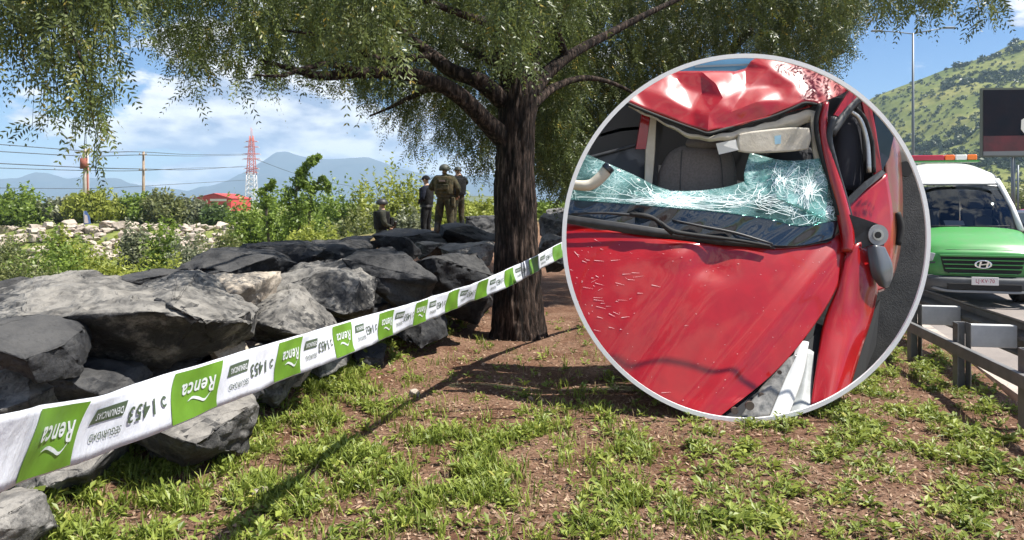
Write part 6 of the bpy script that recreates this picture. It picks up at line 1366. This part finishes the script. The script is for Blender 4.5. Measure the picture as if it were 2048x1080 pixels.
for i in range(len(zz) - 1):
    mb = MB(); a, b2 = zz[i], zz[i + 1]
    for sx in (-1, 1):
        mb.tube([(sx * pw(a), -pw(a), a), (-sx * pw(b2), -pw(b2), b2)], 0.05, 4); mb.tube([(sx * pw(a), pw(a), a), (-sx * pw(b2), pw(b2), b2)], 0.05, 4)
        mb.tube([(sx * pw(a), -pw(a), a), (sx * pw(b2), pw(b2), b2)], 0.05, 4)
    o = mb.build('bracing', pwht if a < zsplit else pr, pyl); o['kind'] = 'stuff'
MB().tube([(-0.15, 0, h3 * 0.86), (-0.12, 0, h3)], 0.05, 5).build('spike', pr, pyl); MB().tube([(0.15, 0, h3 * 0.86), (0.12, 0, h3 * 0.985)], 0.05, 5).build('spike', pr, pyl)
for py_, hw in ((283, 12), (294, 14), (308, 17), (318, 17), (337, 14), (345, 12)):
    z_ = W(503, py_, y3).z - g3; w_ = hw / FPX * y3; a = MB(); a.tube([(-w_, 0, z_), (0, 0, z_ + 0.22), (w_, 0, z_)], 0.075, 5); a.tube([(-w_, 0, z_), (0, 0, z_ - 0.25), (w_, 0, z_)], 0.05, 5); ca = a.build('crossarm', pr, pyl)
    for s_ in (-1, 1): MB().tube([(s_ * w_, 0, z_), (s_ * w_ * 1.12, 0, z_ - 0.25)], 0.09, 6).build('insulator', pwht, ca)
wirem = mat('wire', (0.05, 0.055, 0.07), 0.6)
def wire(pts, r_, lab):
    P = [W(*q) for q in pts]; path = smooth_path([(q.x, q.y, q.z, r_) for q in P], 8); o = MB().tube([q[:3] for q in path], r_, 4).build('power_line', wirem)
    return tag(o, lab, 'power line', 'power lines crossing the left sky')
wire([(-120, 282, 62), (0, 289, 64), (172, 302, 70), (230, 304, 72), (287, 304, 75), (390, 309, 120), (494, 308, 178)], 0.035, 'topmost power line from the left edge to the pylon')
wire([(-120, 297, 62), (0, 303, 64), (172, 312, 70), (287, 310, 75), (390, 312, 120), (494, 310, 178)], 0.035, 'second power line from the top, left of the pylon')
wire([(-120, 322, 62), (0, 327, 64), (172, 335, 70), (287, 338, 75), (390, 339, 120), (494, 332, 178)], 0.04, 'third power line, meeting the pylon half way up')
wire([(-120, 332, 62), (0, 336, 64), (172, 341, 70), (287, 341, 75), (390, 336, 120), (494, 334, 178)], 0.03, 'fourth power line, just under the third')
wire([(-120, 376, 90), (0, 376, 92), (172, 377, 98), (287, 372, 105), (494, 360, 176)], 0.035, 'lowest power line across the blue mountains')
wire([(510, 318, 181), (600, 350, 190), (700, 372, 200), (800, 386, 210)], 0.05, 'thin power line sloping right from the pylon')
# red shed
y4 = 160.0; a, b2 = W(388, 412, y4), W(462, 412, y4); e_ = W(420, 397, y4).z; rz_ = W(420, 388, y4).z; base = -1.2
shed = thing('red_shed', 'red metal shed with a low gable roof beyond the bushes', 'building', ((a.x + b2.x) / 2, y4, base)); w_ = (b2.x - a.x) / 2
shr = mat('shed_red', (0.52, 0.055, 0.05), 0.7, col2=(0.42, 0.045, 0.04), nscale=0.6); shw = mat('shed_white', (0.72, 0.62, 0.58), 0.7)
MB().prism([(-w_, 0, 0), (w_, 0, 0), (w_, 0, e_ - base), (w_ * 0.1, 0, rz_ - base), (-w_ * 0.62, 0, e_ - base + 0.3), (-w_, 0, e_ - base - 0.1)], (0, 12, 0)).build('wall', shr, shed)
for s0, s1, z0, z1 in ((-1.04, 0.1, e_ - base - 0.05, rz_ - base + 0.06), (1.04, 0.1, e_ - base - 0.02, rz_ - base + 0.06)):
    MB().prism([(s0 * w_, -0.3, z0), (s1 * w_, -0.3, z1), (s1 * w_, -0.3, z1 + 0.12), (s0 * w_, -0.3, z0 + 0.12)], (0, 12.6, 0)).build('roof', shr, shed)
sg = MB(); sg.box((w_ * 0.32, -0.06, W(420, 400, y4).z - base), (w_ * 0.9, 0.06, 0.5)); sg.build('fascia_sign', shw, shed)
dr = MB(); dr.box((w_ * 0.1, -0.05, 1.0), (1.6, 0.06, 2.0)); dr.build('door', shw, shed)
y5 = 150.0; a, b2 = W(930, 400, y5), W(1010, 400, y5); z5 = W(930, 393, y5).z
wh_ = thing('white_building', 'long low white building between the officers and the trunk', 'building', ((a.x + b2.x) / 2, y5, -1.2)); w_ = (b2.x - a.x) / 2
MB().box((0, 4, (z5 + 1.2) / 2), (2 * w_, 8, z5 + 1.2)).build('wall', mat('white_wall', (0.76, 0.77, 0.78), 0.8), wh_); MB().box((0, 4, z5 + 1.26), (2 * w_ + 0.5, 8.6, 0.12)).build('roof', mat('grey_roof', (0.45, 0.47, 0.5), 0.7), wh_)
# little blue banner on the bank
pb = W(174, 452, 58); bn = thing('blue_banner', 'small blue and white feather banner on the far bank', 'banner', (pb.x, 58, ground_z(pb.x, 58))); zt = W(174, 422, 58).z - bn.location.z; zb = W(174, 449, 58).z - bn.location.z
MB().tube([(-0.25, 0, 0), (-0.25, 0, zt)], 0.025, 6).build('pole', steel, bn)
fm = MB(); fm.prism([(-0.24, 0, zb), (0.30, 0, zb + 0.05), (0.22, 0, zb + 0.6), (-0.05, 0, zt), (-0.24, 0, zt)], (0, 0.01, 0)); f1 = fm.build('cloth', mat('banner_blue', (0.10, 0.18, 0.42), 0.8), bn)
MB().prism([(-0.20, -0.02, zb + 0.1), (0.12, -0.02, zb + 0.1), (0.02, -0.02, zb + 0.7), (-0.18, -0.02, zb + 0.8)], (0, 0.008, 0)).build('white_stripe', shw, f1)

# ------------------------------------------------------------------ people
skinm = mat('skin', (0.42, 0.25, 0.17), 0.6); bootm = mat('boot_black', (0.012, 0.012, 0.012), 0.5); hairm = mat('hair_dark', (0.012, 0.010, 0.009), 0.7)
def cloth(name, a, b2, sc_=7): return mat(name, a, 0.95, col2=b2, nscale=sc_, bump=0.5, bscale=22, contrast=(0.42, 0.58), spec=0.15)
camo = cloth('camouflage', (0.085, 0.070, 0.042), (0.034, 0.036, 0.022)); camo2 = cloth('camouflage_vest', (0.115, 0.09, 0.05), (0.05, 0.047, 0.028), 9)
navyc = cloth('navy_uniform', (0.012, 0.014, 0.024), (0.022, 0.025, 0.038)); blackc = cloth('black_uniform', (0.010, 0.010, 0.011), (0.022, 0.022, 0.022)); olive = cloth('dark_olive_uniform', (0.030, 0.032, 0.026), (0.055, 0.055, 0.042)); helm = mat('helmet_olive', (0.055, 0.060, 0.045), 0.6, col2=(0.04, 0.045, 0.035), nscale=9)
def person(label, loc, rz, shirt, trousers, J={}, s=1.0, bulk=1.0):
    """one skinned body; J overrides joints (local, facing +Y)"""
    j = dict(pelvis=(0, 0, .96), waist=(0, 0.0, 1.10), chest=(0, .0, 1.33), collar=(0, -.01, 1.47), neck=(0, .0, 1.54), skull=(0, .02, 1.64), crown=(0, .005, 1.715), nose=(0, .118, 1.635), chin=(0, .075, 1.575))
    for k, sx in (('l', -1), ('r', 1)):
        j.update({k + 'sho': (sx * .19, -.01, 1.43), k + 'elb': (sx * .27, -.04, 1.15), k + 'wri': (sx * .26, .06, .92), k + 'palm': (sx * .255, .09, .85), k + 'hip': (sx * .10, 0, .90), k + 'kne': (sx * .12, .03, .50), k + 'ank': (sx * .13, -.02, .09), k + 'toe': (sx * .15, .15, .045)})
    j.update(J)
    R = dict(pelvis=(.155, .125), waist=(.15, .115), chest=(.185, .135), collar=(.11, .09), neck=(.055, .055), skull=(.083, .098), crown=(.05, .06), nose=(.014, .014), chin=(.035, .035))
    for k in 'lr': R.update({k + 'sho': .082, k + 'elb': .058, k + 'wri': .038, k + 'palm': .034, k + 'hip': .105, k + 'kne': .078, k + 'ank': .056, k + 'toe': .048})
    E = [('pelvis', 'waist'), ('waist', 'chest'), ('chest', 'collar'), ('collar', 'neck'), ('neck', 'skull'), ('skull', 'crown'), ('skull', 'nose'), ('neck', 'chin')]
    for k in 'lr': E += [('collar', k + 'sho'), (k + 'sho', k + 'elb'), (k + 'elb', k + 'wri'), (k + 'wri', k + 'palm'), ('pelvis', k + 'hip'), (k + 'hip', k + 'kne'), (k + 'kne', k + 'ank'), (k + 'ank', k + 'toe')]
    for k, sx in (('l', -1), ('r', 1)):                        # four fingers and a thumb, curled a little
        pa, wr = Vector(j[k + 'palm']), Vector(j[k + 'wri']); d = (pa - wr).normalized(); sd = d.cross(Vector((0, 0, 1))); sd = Vector((sx, 0, 0)) if sd.length < .2 else sd.normalized(); nn = d.cross(sd)
        for f in range(4):
            b0 = pa + sd * (.022 - .015 * f) + d * .02; ln = (.034, .040, .038, .030)[f]; j[f'{k}f{f}a'] = tuple(b0 + d * ln); j[f'{k}f{f}b'] = tuple(b0 + d * ln * 1.6 + nn * .018)
            R[f'{k}f{f}a'] = .0095; R[f'{k}f{f}b'] = .0085; E += [(k + 'palm', f'{k}f{f}a'), (f'{k}f{f}a', f'{k}f{f}b')]
        j[k + 'ta'] = tuple(wr.lerp(pa, .5) + sd * .045); j[k + 'tb'] = tuple(pa + sd * .05 + d * .025); R[k + 'ta'] = .011; R[k + 'tb'] = .0095; E += [(k + 'wri', k + 'ta'), (k + 'ta', k + 'tb')]
    names = list(j); me = bpy.data.meshes.new('body'); me.from_pydata([j[n_] for n_ in names], [(names.index(a), names.index(b2)) for a, b2 in E], [])
    ob = bpy.data.objects.new('body', me); COL.objects.link(ob)
    sk = ob.modifiers.new('skin', 'SKIN'); sk.use_smooth_shade = True; sk.branch_smoothing = 0.4
    sv = me.skin_vertices[0].data
    for i, n_ in enumerate(names):
        r_ = R[n_]; r_ = (r_, r_) if isinstance(r_, (int, float)) else r_
        kk = bulk if n_ not in ('neck', 'skull', 'crown', 'nose', 'chin') and 'f' not in n_[1:2] and n_[1:] not in ('ta', 'tb', 'palm', 'wri') else 1.0
        sv[i].radius = (r_[0] * kk, r_[1] * kk); sv[i].use_root = (n_ == 'pelvis')
    sb_ = ob.modifiers.new('sub', 'SUBSURF'); sb_.levels = 2; sb_.render_levels = 2
    dg = bpy.context.evaluated_depsgraph_get(); m2 = bpy.data.meshes.new_from_object(ob.evaluated_get(dg)); bpy.data.objects.remove(ob)
    m2.materials.clear(); setmat(m2, [shirt, trousers, skinm, bootm])
    jv = {k: Vector(v) for k, v in j.items()}; head = {'neck', 'skull', 'crown', 'nose', 'chin'}
    jn = list(jv); jp = np.array([tuple(jv[n_]) for n_ in jn])
    for v in m2.vertices:                                      # cloth folds
        if v.co.z < 1.5: v.co += v.normal * 0.012 * noise.noise(v.co * 11)
    for p_ in m2.polygons:
        c_ = np.array(p_.center); n_ = jn[int(np.argmin(((jp - c_) ** 2).sum(1)))]; p_.use_smooth = True
        if n_ in head: p_.material_index = 2
        elif n_[1:] in ('palm', 'ta', 'tb') or n_[1:2] == 'f': p_.material_index = 2
        elif n_[1:] in ('ank', 'toe'): p_.material_index = 3
        elif n_ in ('pelvis',) or n_[1:] in ('hip', 'kne'): p_.material_index = 1
    root = thing('person', label, 'person', loc, rz); root.scale = (s, s, s); link('body', m2, root)
    hd = jv['skull']
    for sx in (-1, 1):
        e = MB(); e.tube([hd + Vector((sx * .034, .088, .012)), hd + Vector((sx * .034, .100, .012))], .011, 8); e.build('eye', hairm, root)
        e = MB(); e.tube([hd + Vector((sx * .082, -.012, -.025)), hd + Vector((sx * .095, -.018, .01)), hd + Vector((sx * .088, -.015, .03))], [.012, .016, .012], 8); e.build('ear', skinm, root)
    e = MB(); e.tube([hd + Vector((-.024, .096, -.048)), hd + Vector((.024, .096, -.048))], .006, 6); e.build('mouth', mat('lips', (0.3, 0.13, 0.1), 0.6), root)
    return root, jv
def dome(center, rx, ry, rz_, m, name, parent, cut=-0.25, n=20, flare=0.0):
    mb = MB(); rows = 8; vs, fs = [], []
    for i in range(rows + 1):
        el = math.asin(cut) + (math.pi / 2 - math.asin(cut)) * i / rows
        for k in range(n):
            a = 2 * math.pi * k / n; fl_ = 1 + flare * (1 - i / rows) ** 4; vs.append((center[0] + rx * fl_ * math.cos(el) * math.cos(a), center[1] + ry * fl_ * math.cos(el) * math.sin(a), center[2] + rz_ * math.sin(el)))
    for i in range(rows):
        for k in range(n): fs.append((i * n + k, i * n + (k + 1) % n, (i + 1) * n + (k + 1) % n, (i + 1) * n + k))
    fs.append(tuple(range(n - 1, -1, -1)))
    return mb.add(vs, fs, True).build(name, m, parent)
def torso_shell(parent, m, z0, z1, w0, w1, d0, d1, name='vest', yo=0.0):
    """rounded shell round the trunk"""
    vs, fs = [], []; n, rows = 24, 7
    for i in range(rows + 1):
        u = i / rows; z_ = z0 + (z1 - z0) * u; w_ = w0 + (w1 - w0) * math.sin(u * math.pi * 0.62); d_ = d0 + (d1 - d0) * math.sin(u * math.pi * 0.6)
        for k in range(n):
            a = 2 * math.pi * k / n; ca, sa = math.cos(a), math.sin(a); q = (abs(ca) ** 3 + abs(sa) ** 3) ** (-1 / 3)
            vs.append((w_ * q * ca, yo + d_ * q * sa, z_))
    for i in range(rows):
        for k in range(n): fs.append((i * n + k, i * n + (k + 1) % n, (i + 1) * n + (k + 1) % n, (i + 1) * n + k))
    fs += [tuple(range(n - 1, -1, -1)), tuple(range(rows * n, rows * n + n))]
    return MB().add(vs, fs, True).build(name, m, parent, 0.015)
def cap(hd, m, root, visor=True):
    c_ = dome((hd.x, hd.y - .004, hd.z + .012), .104, .120, .118, m, 'cap', root, 0.0)
    v = MB(); pts = [(hd.x + .085 * math.sin(a), hd.y + .085 + .085 * math.cos(a), hd.z + .030 - .012 * math.cos(a)) for a in np.linspace(-1.45, 1.45, 11)]; v.prism(pts, (0, 0, .010)); v.build('visor', m, c_)
# camouflaged officer, seen from behind
fy = 18.4; z_ = 0.78; x_ = (889 - CXP) / FPX * fy
P3, jv = person('person in camouflage and helmet seen from behind, arms bent, standing on the boulders', (x_, fy, z_), math.radians(-8), camo, camo, dict(lelb=(-.36, -.02, 1.17), lwri=(-.26, .16, 1.12), lpalm=(-.20, .20, 1.12), relb=(.36, -.03, 1.16), rwri=(.30, .12, .98), rpalm=(.28, .17, .94), lkne=(-.15, .04, .50), lank=(-.19, -.06, .09), ltoe=(-.24, .10, .045), rkne=(.14, .03, .5), rank=(.17, -.03, .09), rtoe=(.22, .13, .045)), 1.0, 1.34)
dome((0, .005, 1.655), .135, .155, .125, helm, 'helmet', P3, -0.35, 24, 0.03)
vest = torso_shell(P3, camo2, 1.02, 1.46, .235, .265, .20, .215)
b3 = MB(); b3.box((0, -.235, 1.35), (.26, .06, .11)); b3.build('pouch', camo, vest, 0.02, 3); b3 = MB(); b3.box((0, -.24, 1.20), (.32, .07, .15)); b3.build('pouch', camo2, vest, 0.025, 3)
b3 = MB(); b3.box((0, -.273, 1.355), (.15, .012, .045)); b3.build('name_strip', mat('strip_tan', (0.30, 0.22, 0.19), 0.8), vest)
torso_shell(P3, cloth('belt_olive', (0.06, 0.055, 0.04), (0.10, 0.08, 0.045)), .95, 1.05, .20, .21, .165, .17, 'belt')
b3 = MB(); b3.box((.235, -.02, .83), (.08, .16, .24)); b3.build('thigh_pouch', camo2, P3, 0.02, 3)
# black clad officer with peaked cap, turned to the left
fy = 19.0; x_ = (853 - CXP) / FPX * fy
P2, jv = person('person in dark navy uniform and peaked cap facing left, arms folded', (x_, fy, 0.55), math.radians(70), navyc, blackc, dict(relb=(.27, -.02, 1.15), rwri=(.10, .20, 1.10), rpalm=(.02, .22, 1.12), lelb=(-.27, -.02, 1.15), lwri=(-.10, .18, 1.06), lpalm=(-.02, .21, 1.05)), 0.99, 1.1)
cap(jv['skull'], blackc, P2); torso_shell(P2, blackc, 1.0, 1.44, .185, .205, .15, .165)
torso_shell(P2, bootm, .94, 1.0, .18, .18, .15, .15, 'belt')
# fourth officer behind, one hand raised to the face
fy = 19.8; x_ = (916 - CXP) / FPX * fy
P4, jv = person('person in black jacket and camouflage trousers holding a hand up to the face', (x_, fy, 0.80), math.radians(35), blackc, camo, dict(relb=(.36, .14, 1.30), rwri=(.16, .17, 1.58), rpalm=(.10, .14, 1.64), lelb=(-.28, .02, 1.14), lwri=(-.18, .18, 1.05), lpalm=(-.13, .22, 1.05)), 1.0, 1.14)
cap(jv['skull'], helm, P4); torso_shell(P4, blackc, 1.0, 1.44, .195, .215, .16, .175)
# helmeted officer lower on the river side, turned to the right
fy = 18.0; x_ = (763 - CXP) / FPX * fy; gz_ = W(763, 397, fy).z - 1.77
P1, jv = person('person in dark olive gear and black helmet facing right, half hidden behind the boulders', (x_, fy, gz_), math.radians(-68), olive, olive, dict(relb=(.28, .0, 1.16), rwri=(.14, .20, 1.08), rpalm=(.08, .25, 1.08), lelb=(-.28, .02, 1.15), lwri=(-.14, .22, 1.02), lpalm=(-.08, .26, 1.02)), 1.0, 1.2)
dome((0, .01, 1.655), .125, .145, .115, mat('helmet_black', (0.018, 0.019, 0.020), 0.5), 'helmet', P1, -0.3, 24, 0.03)
v1 = torso_shell(P1, blackc, 1.02, 1.46, .205, .235, .17, .19); b3 = MB(); b3.box((0, .23, 1.2), (.26, .09, .22)); b3.build('pouch', blackc, v1, 0.03, 3)
h = MB(); h.box((.05, .30, 1.02), (.05, .06, .52), Matrix.Rotation(0.7, 3, 'Y')); h.box((-.1, .30, 1.2), (.05, .05, .2)); wpn = h.build('rifle', bootm, None, 0.01)
wpn.location = P1.location; wpn.rotation_euler = P1.rotation_euler; tag(wpn, 'black long gun held across the chest of the helmeted person on the left', 'gun')
# the bank under the low officer: two flat stones to stand on
for o_, hgt, lab in ((P1, 0.25, 'flat dark stone under the helmeted person on the left'),):
    me = rock_mesh(77, 14, 3, 0.05, 0.8); me.materials.append(RM['d']); q = link('boulder', me); q.location = (o_.location.x, o_.location.y, o_.location.z - hgt + 0.02); q.scale = (0.6, 0.5, hgt); tag(q, lab, 'boulder', 'boulders of the embankment')

# ------------------------------------------------------------------ haze
hzm = bpy.data.materials.new('air'); hzm.use_nodes = True; t = hzm.node_tree; t.nodes.clear()
pv_ = N(t, 'ShaderNodeVolumePrincipled'); pv_.inputs['Color'].default_value = (0.55, 0.77, 1.0, 1); pv_.inputs['Density'].default_value = HAZE = 0.00022
o = N(t, 'ShaderNodeOutputMaterial'); L(t, pv_.outputs[0], o.inputs['Volume'])
hb = MB(); hb.box((0, 2950, 160), (14000, 6500, 372)); tag(hb.build('haze', hzm), 'thin blue haze in front of the far mountains', None, None, 'stuff')
